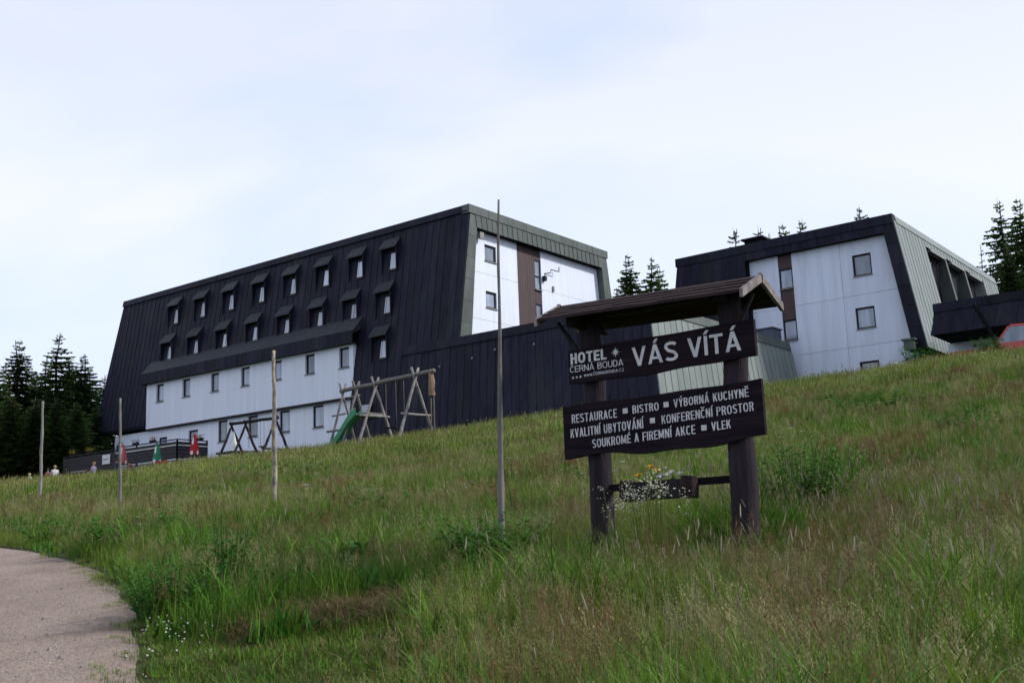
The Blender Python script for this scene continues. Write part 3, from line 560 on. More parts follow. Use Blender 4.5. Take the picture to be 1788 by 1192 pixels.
# ------------------------------------------------------------------ sign
SG = (39.1, -44.55, gz(39.1, -44.55))
sg = thing('welcome_sign', 'dark roofed timber sign on two posts with white lettering in the meadow', 'sign', SG)
YB, YP = -44.71, -44.53
def post(xb, xt, ztop, r0):
    mb = MB(); n = 14; z0 = gz(xb, YP)-.4
    pts = []; rr = []
    for k in range(n+1):
        t = k/n; pts.append((xb+(xt-xb)*t+.012*math.sin(k*1.3), YP+.01*math.sin(k*1.9), z0+(ztop-z0)*t)); rr.append(r0*(1.10-.14*t+random.uniform(-.03, .03)))
    mb.tube(pts, rr, 18, jit=.025); return add(sg, 'post', mb, M['post'], True)
post(38.27, 38.20, 2.40, .118); post(39.84, 39.84, 2.42, .122)
def plank(name, x0, x1, z0, z1, y0, th, sl=0.0, amp=.014, seed=1):
    """board with hand-cut wavy edges"""
    rr = random.Random(seed); n = 26; top = []; bot = []
    p1, p2, p3, p4 = [rr.uniform(0, 6) for _ in range(4)]
    for k in range(n+1):
        t = k/n; x = x0+(x1-x0)*t
        top.append((x, y0, z1+sl*(t-.5)+amp*.35*math.sin(5*t+p1)+amp*.25*math.sin(13*t+p2)))
        bot.append((x, y0, z0+sl*(t-.5)+amp*math.sin(6.5*t+p3)+amp*.5*math.sin(17*t+p4)))
    mb = MB(); i0 = 0
    for k in range(n):
        a, b, c, d = bot[k], bot[k+1], top[k+1], top[k]
        B = lambda p: (p[0], p[1]+th, p[2])
        mb.quad(a, b, c, d); mb.quad(B(a), B(d), B(c), B(b)); mb.quad(d, c, B(c), B(d)); mb.quad(a, B(a), B(b), b)
    for p, q in ((bot[0], top[0]), (bot[-1], top[-1])): mb.quad(p, q, (q[0], q[1]+th, q[2]), (p[0], p[1]+th, p[2]))
    o = add(sg, name, mb, M['board'])
    bm = bmesh.new(); bm.from_mesh(o.data); bmesh.ops.remove_doubles(bm, verts=bm.verts, dist=1e-4); bmesh.ops.recalc_face_normals(bm, faces=bm.faces); bm.to_mesh(o.data); bm.free()
    return o
ub = plank('upper_board', 38.03, 40.15, 1.675, 2.035, YB, .045, .01, .012, 3)
lb = plank('lower_board', 37.93, 40.18, .905, 1.455, YB, .045, .035, .026, 8)
def glyph(ch, w, t):
    """strokes of one capital in a w x 1 cell as lists of quads"""
    h = t/2; Q = []
    def bar(x0, x1, y0, y1): Q.append(((x0, y0), (x1, y0), (x1, y1), (x0, y1)))
    def dg(x0, y0, x1, y1, th=t): k = th/2*math.sqrt(1+((x1-x0)/(y1-y0))**2); Q.append(((x0-k, y0), (x0+k, y0), (x1+k, y1), (x1-k, y1)))
    def rib(pts, closed=False):
        n = len(pts); P = np.array(pts, float)
        if closed: T = np.roll(P, -1, 0)-np.roll(P, 1, 0)
        else: T = np.gradient(P, axis=0)
        T /= np.hypot(T[:, 0], T[:, 1])[:, None]; N = np.stack([-T[:, 1], T[:, 0]], -1)*h
        for k in range(n if closed else n-1): m = (k+1) % n; Q.append((tuple(P[k]-N[k]), tuple(P[m]-N[m]), tuple(P[m]+N[m]), tuple(P[k]+N[k])))
    def arc(cx, cy, rx, ry, a0, a1, n=12, e=1.0):
        r = []
        for k in range(n+1):
            a = math.radians(a0+(a1-a0)*k/n); c, s_ = math.cos(a), math.sin(a); r.append((cx+rx*math.copysign(abs(c)**e, c), cy+ry*math.copysign(abs(s_)**e, s_)))
        return r
    V = lambda x: bar(x-h, x+h, 0, 1)
    acc = {'Á': 'A', 'Č': 'C', 'Ě': 'E', 'Í': 'I', 'É': 'E', 'Ý': 'Y'}
    if ch in acc:
        Q += glyph(acc[ch], w, t); c = w/2; a = t*.85
        if ch in 'ČĚ': dg(c, 1.08, c-.16, 1.27, a); dg(c, 1.08, c+.16, 1.27, a)
        else: dg(c-.03, 1.07, c+.10, 1.28, a)
        return Q
    if ch in 'HNMKEFLDPRB': V(h)
    if ch in 'HNM': V(w-h)
    if ch == 'I': V(w/2)
    if ch == 'H': bar(t, w-t, .5-h, .5+h)
    if ch == 'N': dg(h*1.1, 1, w-h*1.1, 0)
    if ch == 'M': dg(h*1.2, 1, w/2, .12); dg(w-h*1.2, 1, w/2, .12)
    if ch in 'EFTZ': bar(t if ch in 'EF' else 0, w, 1-t*.95, 1)
    if ch in 'ELZ': bar(t if ch in 'EL' else 0, w, 0, t*.95)
    if ch in 'EF': bar(t, w*.92, .5-h*.9, .5+h*.9)
    if ch == 'T': bar(w/2-h, w/2+h, 0, 1-t*.95)
    if ch == 'Z': dg(h*1.5, t*.9, w-h*1.5, 1-t*.9)
    if ch == 'A': dg(h*1.05, 0, w/2, 1); dg(w-h*1.05, 0, w/2, 1); bar(w*.24, w*.76, .22, .22+t*.85)
    if ch == 'V': dg(w/2, 0, h*1.05, 1); dg(w/2, 0, w-h*1.05, 1)
    if ch == 'W': dg(w*.27, 0, h, 1); dg(w*.27, 0, w/2, 1); dg(w*.73, 0, w/2, 1); dg(w*.73, 0, w-h, 1)
    if ch == 'Y': dg(w/2, .40, h*1.1, 1); dg(w/2, .40, w-h*1.1, 1); bar(w/2-h, w/2+h, 0, .45)
    if ch == 'K': dg(t*.9, .36, w-h*1.2, 1); dg(w-h*1.1, 0, w*.48, .62)
    if ch == 'O': rib(arc(w/2, .5, w/2-h, .5-h, 0, 360, 24, .8)[:-1], True)
    if ch == 'C': rib(arc(w/2, .5, w/2-h, .5-h, 42, 318, 20, .8))
    if ch == 'U': rib([(h, 1), (h, .7)]+arc(w/2, .34, w/2-h, .34-h, 180, 360, 12, .85)+[(w-h, .7), (w-h, 1)])
    if ch == 'D': rib([(t*.6, 1-h)]+arc(w*.4, .5, w*.6-h, .5-h, 90, -90, 12, .85)+[(t*.6, h)])
    if ch in 'PR': rib([(t*.6, 1-h)]+arc(w*.5, .74, w*.5-h, .26-h, 90, -90, 8, .85)+[(t*.6, .48+h)])
    if ch == 'R': dg(w-h*1.1, 0, w*.6, .5)
    if ch == 'B': rib([(t*.6, 1-h)]+arc(w*.5, .755, w*.47-h, .245-h, 90, -90, 8, .85)+[(t*.6, .51+h)]); rib([(t*.6, .52)]+arc(w*.5, .275, w*.5-h, .275-h, 90, -90, 8, .85)+[(t*.6, h)])
    if ch == 'S': rib(arc(w/2, .735, w/2-h, .265-h, 25, 180, 9, .85)+arc(w/2, .265+.0, w/2-h, .265-h, 90, 0, 4, .85)[1:]*0+[(w*.3, .56), (w*.72, .44)]+arc(w/2, .265, w/2-h, .265-h, 0, -155, 9, .85))
    if ch == 'w': Q += [tuple((x, y*.72) for x, y in q) for q in glyph('W', w, t)]
    if ch == '.': bar(0, t*1.2, 0, t*1.2)
    return Q
RELW = {'M': 1.32, 'W': 1.5, 'w': 1.25, 'E': .9, 'É': .9, 'Ě': .9, 'F': .86, 'L': .86, 'T': .98, 'A': 1.12, 'Á': 1.12, 'V': 1.08, 'O': 1.12, 'C': 1.05, 'N': 1.04, ' ': .5}
def text(parent, s, x0, x1, z0, h, wt, name='lettering', y=YB, slope=0.0):
    """lettering fitted between x0 and x1 with cap height h, baseline z0"""
    w0, t = wt; mb = MB(); cur = 0; quads = []
    for ch in s:
        w_ = t*1.15 if ch in 'IÍ' else (t*1.2 if ch == '.' else RELW.get(ch, 1.0)*w0)
        for q in (glyph(ch, w_, t) if ch != ' ' else []): quads.append([(cur+a, b) for a, b in q])
        cur += w_+.085
    tot = cur-.085
    for k, q in enumerate(quads):
        yy = y-.004-.00012*(k % 17); pts = []
        for a, b in q: X = x0+a/tot*(x1-x0); pts.append((X, yy, z0+b*h+slope*(X-x0)))
        mb.quad(*pts)
    return add(parent, name, mb, M['paint'])
def PX(px, py, y=YB):
    d, f = ray(px, py); p = CAM+d*((y-CAM[1])/d[1]); return p[0], p[2]
def txt(parent, s, pl, pr_, ptop, bold, name='lettering'):
    """pl, pr_: the pixel of the first and last baseline point, ptop: cap top above the first"""
    a = PX(*pl); b = PX(*pr_); c = PX(*ptop)
    return text(parent, s, a[0], b[0], a[1], c[1]-a[1], bold, name, slope=(b[1]-a[1])/(b[0]-a[0]))
txt(ub, 'HOTEL', (997, 636), (1060, 627), (997, 617.5), (.56, .195))
txt(ub, 'ČERNÁ BOUDA', (996, 651), (1089, 637.5), (996, 640), (.66, .115))
txt(ub, 'www.ČERNABOUDA.CZ', (1020, 657.5), (1090, 647.5), (1020, 652.3), (.60, .12))
txt(ub, 'VÁS', (1105, 640), (1185, 628), (1105, 607), (.66, .155))
txt(ub, 'VÍTÁ', (1202, 625), (1295, 611), (1202, 591), (.62, .155))
txt(lb, 'RESTAURACE', (999, 739), (1078, 728.5), (999, 724), (.42, .125)); txt(lb, 'BISTRO', (1105, 722), (1151, 716), (1105, 708), (.42, .125)); txt(lb, 'VÝBORNÁ KUCHYNĚ', (1177, 711.5), (1308, 692), (1177, 697), (.42, .125))
txt(lb, 'KVALITNÍ UBYTOVÁNÍ', (997, 764.5), (1124, 747), (997, 749), (.42, .125)); txt(lb, 'KONFERENČNÍ PROSTOR', (1156, 740), (1317, 716.5), (1156, 725), (.42, .125))
txt(lb, 'SOUKROMÉ A FIREMNÍ AKCE', (1035, 782), (1215, 757), (1035, 767), (.42, .125)); txt(lb, 'VLEK', (1243, 752), (1277, 747), (1243, 737), (.42, .125))
for q in ((1092, 717), (1163.5, 706), (1139.5, 734), (1229.5, 746.5)):
    x, z = PX(*q); mb = MB(); mb.box(x-.028, x+.028, YB-.006, YB-.002, z-.026, z+.026); add(lb, 'square_dot', mb, M['paint'])
def star(x, z, r, n, ri):
    mb = MB(); pts = []
    for k in range(2*n):
        a = math.pi*k/n+math.pi/2; q = r*(1 if k % 4 == 0 or n <= 5 else .8) if k % 2 == 0 else ri; pts.append((x+q*math.cos(a), YB-.005, z+q*math.sin(a)))
    for k in range(2*n): mb.tri((x, YB-.005, z), pts[k], pts[(k+1) % (2*n)])
    return mb
x, z = PX(1075, 615); add(ub, 'sun_emblem', star(x, z, .055, 8, .018), M['paint'])
for q in ((1001, 659.5), (1007.5, 658.5), (1014, 657.5)): x, z = PX(*q); add(ub, 'rating_star', star(x, z, .018, 5, .008), M['paint'])
# roof of the sign
RX0, RX1 = 37.87, 40.18; YRg = -44.58; HWD = .42
def rz(x): return 2.54+(2.455-2.54)*(x-RX0)/(RX1-RX0)
for side, nm in ((-1, 4), (1, 4)):
    for k in range(4):
        a, b = k/4, (k+1)/4+.06
        mb = MB()
        def R(x, t, up_): s = .205*t; return (x, YRg+side*HWD*t, rz(x)-s+up_)
        lift = .014
        n = 8; xs = [RX0-.0+random.uniform(-.03, .03)]+[RX0+(RX1-RX0)*i/n for i in range(1, n)]+[RX1+random.uniform(-.02, .02)]
        for i in range(n):
            w0 = random.uniform(-.004, .004)
            mb.hexa([R(xs[i], b, lift*.3), R(xs[i+1], b, lift*.3), R(xs[i+1], a, 0), R(xs[i], a, 0), R(xs[i], b, lift+.022+w0), R(xs[i+1], b, lift+.022+w0), R(xs[i+1], a, .022), R(xs[i], a, .022)])
        add(sg, 'roof_plank', mb, M['roofplank'])
    for xe, sgn in ((RX0, -1), (RX1, 1)):
        mb = MB(); P = lambda t, u_: (xe+sgn*.0, YRg+side*HWD*t*1.04, rz(xe)-.205*t*1.04+u_)
        mb.prism([P(-.03, -.045), P(1.02, -.045), P(1.02, .035), P(-.03, .035)], (sgn*.035, 0, 0)); add(sg, 'bargeboard', mb, M['barge'])
mb = MB(); mb.box(RX0+.1, RX1-.1, YRg-.05, YRg+.05, 2.34, 2.43); add(sg, 'ridge_beam', mb, M['logdark'])
for xx in (38.2, 39.84):
    mb = MB(); mb.prism([(xx-.03, YRg-.38, 2.24), (xx-.03, YRg+.38, 2.24), (xx-.03, YRg, 2.42)], (.06, 0, 0)); add(sg, 'rafter', mb, M['logdark'])
mb = MB(); mb.tube([(38.12, YP-.12, 2.02), (37.88, YP-.12, 2.36)], .022, 6); add(sg, 'brace', mb, M['logdark'])
mb = MB(); mb.tube([(39.95, YP-.1, 2.0), (40.13, YP-.1, 2.3)], .022, 6); add(sg, 'brace', mb, M['logdark'])
mb = MB(); mb.box(38.30, 39.76, YP-.03, YP+.03, .545, .615); add(sg, 'crossbar', mb, M['board'])

# flower box on the crossbar, with its flowers
FBX = (39.08, -44.72, .43)
fb = thing('flower_box', 'dark wooden flower box hung on the crossbar of the sign', 'flower box', FBX)
mb = MB()
X0, X1 = 38.70, 39.36
for (ya, yb, za, zb) in ((-44.86, -44.835, .43, .60), (-44.62, -44.595, .43, .60)): mb.box(X0, X1, ya, yb, za, zb)
mb.box(X0, X1, -44.835, -44.62, .43, .45); add(fb, 'trough', mb, M['logdark'])
for xe in (X0-.025, X1):
    mb = MB(); mb.prism([(xe, -44.87, .45), (xe, -44.89, .55), (xe, -44.85, .63), (xe, -44.61, .63), (xe, -44.57, .55), (xe, -44.59, .42), (xe, -44.86, .42)], (.03, 0, 0)); add(fb, 'end_panel', mb, M['roofplank'])
mb = MB(); mb.box(X0+.01, X1-.01, -44.833, -44.622, .451, .57); add(fb, 'soil', mb, mat('soil', (.03, .022, .016), .95))
def flower(x, y, z0, h, r, kind, label, grp):
    t = thing(kind+'_flower', label, 'flower', (x, y, z0), grp)
    mb = MB(); tx, ty = x+random.uniform(-.02, .02), y+random.uniform(-.05, -.01); mb.tube([(x, y, z0), ((x+tx)/2, (y+ty)/2, z0+h*.5), (tx, ty, z0+h)], .004, 5); add(t, 'stem', mb, G['leaf'])
    mb = MB()
    for ring, (rr, up_) in enumerate(((1, .0), (.75, .012), (.45, .02))):
        n = 9-2*ring
        for k in range(n):
            a = 2*math.pi*k/n+ring*.4; c, s = math.cos(a), math.sin(a); wv = .36*r
            b0 = np.array((tx, ty, z0+h+up_)); e = b0+np.array((c*r*rr, s*r*rr*.9-.3*r, .35*r*rr+.3*s*r*rr)); side = np.array((-s, c, 0))*wv
            m_ = (b0+e)/2; mb.quad(b0, m_+side*.6, e, m_-side*.6)
    add(t, 'bloom', mb, {'yellow': M['yellow'], 'white': M['whitepetal'], 'lilac': M['lilacpetal']}[kind])
    mb = MB()
    for k in range(6):
        a = random.uniform(0, 6.28); b0 = np.array((x, y, z0+h*random.uniform(.1, .6))); e = b0+np.array((math.cos(a)*.07, math.sin(a)*.07-.02, .03)); s_ = np.array((-math.sin(a), math.cos(a), 0))*.016
        mb.quad(b0, (b0+e)/2+s_, e, (b0+e)/2-s_)
    add(t, 'leaf', mb, G['leaf'])
flower(38.86, -44.75, .55, .10, .062, 'yellow', 'yellow flower at the far left end of the flower box', 'flowers in the sign flower box')
flower(38.98, -44.73, .55, .18, .062, 'yellow', 'tallest yellow flower in the flower box', 'flowers in the sign flower box')
flower(39.05, -44.75, .55, .13, .066, 'yellow', 'yellow flower just right of the tallest one in the flower box', 'flowers in the sign flower box')
flower(39.13, -44.78, .54, .08, .058, 'lilac', 'pale lilac flower in the middle of the flower box', 'flowers in the sign flower box')
for i, (x, l) in enumerate(((39.20, 'left'), (39.25, 'middle'), (39.31, 'right'))): flower(x, -44.76, .54, .10+.02*(i % 2), .05, 'white', l+' one of three white flowers at the right end of the flower box', 'flowers in the sign flower box')

# ------------------------------------------------------------------ poles
def pole(label, base, top, D, r0, r1, m):
    a = at(*base, D); b = at(*top, D); z0 = gz(a[0], a[1])-.3
    mb = MB(); n = 16; pts, rr = [], []
    for k in range(n+1):
        t = k/n; pts.append((a[0]+(b[0]-a[0])*t+r0*.12*math.sin(k*.9+D), a[1]+(b[1]-a[1])*t+r0*.12*math.cos(k*1.1), z0+(b[2]-z0)*t)); rr.append((r0+(r1-r0)*t)*(1+random.uniform(-.1, .1)+(.15 if k in (4, 9) else 0)))
    mb.tube(pts, rr, 10, jit=.06)
    single('wooden_pole', mb, m, (a[0], a[1], z0), label, 'pole', 'snow marker poles in the meadow', True)
pole('tall slim grey wooden pole just left of the welcome sign', (874, 962), (870, 349), 11.87, .040, .011, M['log'])
pole('thick pale peeled log pole in front of the dark swing frame', (480, 893), (478, 612), 22.8, .052, .038, M['logmottled'])
pole('thin grey wooden pole in front of the terrace, second from the left', (210, 905), (210, 695), 27.2, .040, .028, M['log'])
pole('thin pale wooden pole farthest left, before the spruces', (70, 880), (75, 700), 33.8, .050, .035, M['logpale'])
a = at(841, 968, 12.4); mb = MB(); z0 = gz(a[0], a[1]); mb.tube([(a[0], a[1], z0-.1), (a[0]+.005, a[1], z0+.24)], .006, 6)
st = thing('marker_stake', 'thin little stake with a white tip beside the tall slim pole', 'stake', (a[0], a[1], z0)); add(st, 'rod', mb, M['logdark'])
mb = MB(); mb.tube([(a[0]+.005, a[1], z0+.24), (a[0]+.006, a[1], z0+.30)], .009, 6); add(st, 'tip', mb, M['whitecloth'])

# ------------------------------------------------------------------ playground
PY0 = -13.9
pg = thing('climbing_frame', 'rustic log play frame with swing beam and climbing ladder', 'play frame', (5.5, PY0, gz(5.5, PY0)))
def logp(parent, name, a, b, r, m, n=6, r2=None):
    mb = MB(); a, b = np.array(a, float), np.array(b, float); pts = [a+(b-a)*k/n+(np.array((random.uniform(-1, 1), random.uniform(-1, 1), random.uniform(-1, 1)))*r*.25 if 0 < k < n else 0) for k in range(n+1)]
    mb.tube(pts, [r+((r2 or r)-r)*k/n for k in range(n+1)], 8, jit=.05); return add(parent, name, mb, m, True)
def G_(x, y): return gz(x, y)-.15
logp(pg, 'beam', (2.2, PY0, 8.55), (8.85, PY0, 8.82), .11, M['log'])
def aframe(parent, x, zt, s, m, r, ov=.5, dx=0):
    for sg_ in (-1, 1):
        f = np.array((x+dx*sg_, PY0+sg_*s, G_(x, PY0+sg_*s))); apex = np.array((x, PY0-sg_*.06, zt)); d = (apex-f); d /= np.linalg.norm(d); logp(parent, 'leg', f, apex+d*ov, r, m, r2=r*.75)
aframe(pg, 4.75, 8.55, 1.45, M['logpale'], .08); aframe(pg, 7.55, 8.68, 1.45, M['logpale'], .085); aframe(pg, 3.35, 8.50, 1.2, M['log'], .085); aframe(pg, 2.35, 8.48, 1.1, M['log'], .07)
logp(pg, 'crossbar', (4.75, PY0-1.15, 6.95), (4.75, PY0+1.0, 7.0), .06, M['logpale']); logp(pg, 'crossbar', (7.55, PY0-1.05, 6.75), (7.55, PY0+1.15, 6.8), .06, M['logpale'])
logp(pg, 'crossbar', (2.4, PY0-.8, 7.15), (3.4, PY0-.8, 7.2), .05, M['logpale']); logp(pg, 'crossbar', (2.2, PY0-1.0, 6.35), (3.3, PY0-1.0, 6.35), .06, M['log']); logp(pg, 'crossbar', (2.4, PY0+.3, 8.2), (3.3, PY0+.3, 8.25), .05, M['logpale']); logp(pg, 'crossbar', (3.4, PY0+.3, 7.0), (4.7, PY0+.3, 7.05), .06, M['logpale'])
for (x, ys) in ((5.5, .0), (6.2, .0), (6.75, .0)): logp(pg, 'swing_rope', (x, PY0, 8.6), (x+.03, PY0+ys, 6.3), .015, M['rope'], 3)
mb = MB(); mb.box(5.45, 6.25, PY0-.12, PY0+.12, 6.25, 6.31); add(pg, 'swing_seat', mb, M['logdark'])
mb = MB(); mb.tube([(8.62, PY0, 8.75), (8.64, PY0, 8.3), (8.66, PY0-.02, 7.85), (8.66, PY0, 7.6)], [.12, .17, .15, .18], 9, jit=.12); add(pg, 'climbing_wood', mb, M['orangewood'])
for dx in (-.08, .1): logp(pg, 'climbing_rope', (8.66+dx, PY0, 7.65), (8.66+dx*1.3, PY0, G_(8.7, PY0)), .03, M['rope'], 4)
mb = MB(); mb.box(3.35, 4.75, PY0-.55, PY0+.55, 7.05, 7.15); add(pg, 'platform', mb, M['log'])
# slide
sl = thing('slide', 'green plastic slide leaning on the log play frame', 'slide', (2.4, PY0-1.6, gz(2.4, PY0-1.6)))
mb = MB(); n = 14; A0 = np.array((4.0, PY0-.45, 7.15)); B0 = np.array((2.45, PY0-.85, gz(2.45, PY0-.85)+.2)); dirv = B0-A0; side = np.cross(dirv, ZZ); side /= np.linalg.norm(side)
prof = [(-.38, .2), (-.34, .21), (-.29, .02), (0, -.03), (.29, .02), (.34, .21), (.38, .2), (.36, -.06), (0, -.1), (-.36, -.06)]
def slp(t): p = A0+dirv*t; p = p+ZZ*(.12*math.sin(math.pi*t*2)*(.7)); return p
for k in range(n+1):
    c = slp(k/n)
    for (u_, h_) in prof: mb.v.append(tuple(c+side*u_+ZZ*h_*(1.25 if 0 < k < n else 1)))
m_ = len(prof)
for k in range(n):
    for j in range(m_): a = k*m_+j; b = k*m_+(j+1) % m_; mb.f.append((a, b, b+m_, a+m_)); mb.m.append(0)
mb.f.append(tuple(range(m_))); mb.m.append(0); mb.f.append(tuple(range(n*m_, n*m_+m_))); mb.m.append(0)
add(sl, 'chute', mb, M['greenplastic'])
for s_ in (-.36, .36):
    mb = MB(); mb.tube([tuple(slp(k/8)+side*s_+ZZ*.25) for k in range(9)], .03, 6); add(sl, 'side_rail', mb, mat('pale_green_plastic', (.12, .36, .20), .35))
# dark swing frame
ds = thing('swing_frame', 'dark stained log swing frame in front of the ground floor windows', 'swing', (-5, PY0, gz(-5, PY0)))
logp(ds, 'beam', (-7.0, PY0, 7.72), (-2.8, PY0, 7.66), .085, M['logdark'])
for x in (-6.85, -5.6, -3.0): aframe(ds, x, 7.7, 1.15, M['logdark'], .085, .12)
for x in (-6.85, -5.6): logp(ds, 'crossbar', (x, PY0-1.05, 5.95), (x, PY0+1.0, 6.05), .06, M['logdark'])
logp(ds, 'crossbar', (-6.9, PY0-1.0, 5.95), (-5.5, PY0-1.0, 5.95), .06, M['logdark']); logp(ds, 'crossbar', (-3.0, PY0-1.0, 5.95), (-3.0, PY0+1.0, 5.95), .05, M['logdark'])
for x in (-5.3, -4.3, -4.0): logp(ds, 'swing_rope', (x, PY0, 7.65), (x, PY0, 6.2), .012, M['rope'], 2)
mb = MB(); mb.box(-4.35, -3.95, PY0-.12, PY0+.12, 6.15, 6.2); add(ds, 'swing_seat', mb, M['logdark'])
mb = MB(); mb.lathe((-6.55, PY0-.1, 6.0), [(.42, 0), (.40, .1), (.2, .7), (.03, 1.25)], 10, sq=.5); add(ds, 'canvas_bag', mb, M['whitecloth'])

# ------------------------------------------------------------------ terrace
tf = thing('terrace_fence', 'black boarded terrace fence with pale handrail below the hotel', 'fence', (-28, -7.5, 6.8))
def fence_run(p, q, zt, zb, rail=True):
    p, q = np.array(p), np.array(q); Ln = np.linalg.norm(q-p); n = max(1, int(Ln/1.9)); d = (q-p)/Ln; nn = np.array((d[1], -d[0]))
    T = lambda a, b, z: (p[0]+d[0]*a+nn[0]*b, p[1]+d[1]*a+nn[1]*b, z)
    for k in range(n+1):
        mb = MB(); s = Ln*k/n; mb.box(s-.05, s+.05, -.05, .05, zb-.3, zt+.02, T); add(tf, 'post', mb, M['fence'])
    for j in range(5):
        za = zb+(zt-.12-zb)*j/5; mb = MB(); mb.box(0, Ln, .06, .09, za, za+(zt-.12-zb)/5-.006, T); add(tf, 'board', mb, M['fence'])
    mb = MB(); mb.box(-.03, Ln+.03, -.07, .1, zt, zt+.06, T); add(tf, 'top_rail', mb, M['fence'])
    if rail: mb = MB(); mb.box(0, Ln, .1, .15, zt-.42, zt-.34, T); add(tf, 'handrail', mb, M['rail'])
fence_run((-28.3, -7.5), (-21.0, -7.5), 8.42, 7.1); fence_run((-21.0, -7.5), (-21.0, -5.0), 8.42, 7.1); fence_run((-35.5, -7.5), (-28.4, -7.5), 8.30, 6.9, False)
mb = MB(); mb.box(-36.5, -19.5, -7.45, -1.4, 5.4, 7.05); o = single('terrace', mb, M['stone'], (-28, -5, 5.4), 'low grey stone terrace under the hotel front', 'terrace')
def flowerpot(x, y, z, m, label):
    t = thing('balcony_planter', label, 'planter', (x, y, z), 'planters on the terrace fence')
    mb = MB(); mb.box(x-.3, x+.3, y-.1, y+.1, z, z+.16); add(t, 'trough', mb, M['logdark'])
    mb = MB(); rr = random.Random(int(x*10))
    for k in range(60):
        c = np.array((x+rr.uniform(-.34, .34), y+rr.uniform(-.16, .16), z+.14+rr.uniform(0, .26))); a = rr.uniform(0, 6.28); s = .05
        mb.quad(c+np.array((math.cos(a), math.sin(a), .3))*s, c+np.array((-math.sin(a), math.cos(a), .5))*s, c-np.array((math.cos(a), math.sin(a), .3))*s, c-np.array((-math.sin(a), math.cos(a), .5))*s, k % 3 == 0)
    add(t, 'flowers', mb, [m, G['leaf']])
for x, y, m, l in ((-21.0, -5.6, M['orangepetal'], 'planter with orange flowers near the right end of the terrace fence'), (-23.9, -7.5, M['orangepetal'], 'orange flower planter beside the green parasol on the terrace fence'), (-26.0, -7.5, M['lilacpetal'], 'lilac flower planter in the middle of the terrace fence'), (-28.0, -7.5, M['lilacpetal'], 'lilac flower planter above the faded parasol')): flowerpot(x, y, 8.48, m, l)
for x, l in ((-34.2, 'yellow orange flower planter at the left end of the black fence'), (-32.0, 'yellow orange flower planter left of the white banner')): flowerpot(x, -7.5, 8.36, M['yellow'], l)
def parasol(x, y, zt, m, m2, label):
    zb = gz(x, y); t = thing('closed_parasol', label, 'parasol', (x, y, zb), 'closed parasols before the terrace')
    mb = MB(); mb.tube([(x, y, zb-.1), (x, y, zt)], .03, 8); add(t, 'pole', mb, M['metalpole'])
    mb = MB(); H = zt-zb; n = 20; prof = [(.05, zt-.02), (.12, zt-.25), (.19, zt-.7), (.24, zt-1.15), (.26, zt-1.4), (.16, zt-1.36)]
    i0 = 0
    for r, z in prof:
        for j in range(n):
            an = 2*math.pi*j/n; q = r*(1+.28*(j % 2)*min(1, (zt-z))); mb.v.append((x+q*math.cos(an), y+q*math.sin(an), z-.06*(j % 4 == 0)))
    for k in range(len(prof)-1):
        for j in range(n): a = k*n+j; b = k*n+(j+1) % n; mb.f.append((a, b, b+n, a+n)); mb.m.append(1 if (j in (14, 15, 16) and k in (1, 3)) or (k == 3 and j % 5 == 0) else 0)
    mb.f.append(tuple(range(n))); mb.m.append(1)
    add(t, 'canopy', mb, [m, m2])
    mb = MB(); mb.lathe((x, y, zb-.05), [(.28, 0), (.28, .1), (.06, .14), (.05, .3)], 10); add(t, 'base', mb, M['stone'])
parasol(-17.4, -8.7, 8.45, M['redcloth'], M['whitecloth'], 'closed bright red parasol with white marks at the right end of the terrace')
parasol(-21.6, -8.7, 8.2, M['greencloth'], M['whitecloth'], 'closed green and white parasol in the middle of the terrace')
parasol(-25.7, -8.7, 8.45, M['pinkcloth'], M['whitecloth'], 'closed faded red and white parasol beside the second pole')
# cafe furniture, banner
def table(x, y, m, label):
    z = gz(x, y); t = thing('cafe_table', label, 'table', (x, y, z)); mb = MB(); mb.box(x-.7, x+.7, y-.4, y+.4, z+.72, z+.77); add(t, 'table_top', mb, m)
    for sx in (-.6, .6):
        for sy in (-.32, .32): mb = MB(); mb.tube([(x+sx, y+sy, z-.05), (x+sx*.9, y+sy*.9, z+.72)], .03, 6); add(t, 'leg', mb, M['metalpole'])
table(-22.8, -9.3, M['blue'], 'blue grey cafe table in front of the terrace fence'); table(-33.6, -8.8, M['logpale'], 'plain wooden cafe table between the two seated people')
def chair(x, y, m, label):
    z = gz(x, y); t = thing('cafe_chair', label, 'chair', (x, y, z)); mb = MB(); mb.box(x-.25, x+.25, y-.25, y+.25, z+.43, z+.48); add(t, 'seat', mb, m)
    mb = MB(); mb.prism([(x-.26, y-.25, z+.48), (x+.26, y-.25, z+.48), (x+.3, y-.36, z+.98), (x-.3, y-.36, z+.98)], (0, .04, 0)); add(t, 'backrest', mb, m)
    for sx in (-.27, .27): mb = MB(); mb.box(x+sx-.025, x+sx+.025, y-.25, y+.25, z+.64, z+.68); add(t, 'armrest', mb, m)
    for sx in (-.22, .22):
        for sy in (-.22, .22): mb = MB(); mb.tube([(x+sx*1.1, y+sy*1.1, z-.02), (x+sx, y+sy, z+.43)], .022, 6); add(t, 'leg', mb, m)
chair(-20.0, -8.9, M['redcloth'], 'red plastic chair right of the green parasol, its back to the meadow'); chair(-20.9, -8.8, M['redcloth'], 'red plastic chair closest to the green parasol')
bn = thing('banner', 'small white banner hung on the black fence', 'banner', (-29.4, -7.75, 7.3)); mb = MB(); mb.box(-30.0, -29.0, -7.66, -7.64, 7.35, 8.05); add(bn, 'cloth', mb, M['whitecloth'])
mb = MB(); mb.box(-29.85, -29.2, -7.668, -7.661, 7.66, 7.74); add(bn, 'printed_stripe', mb, M['blue'])

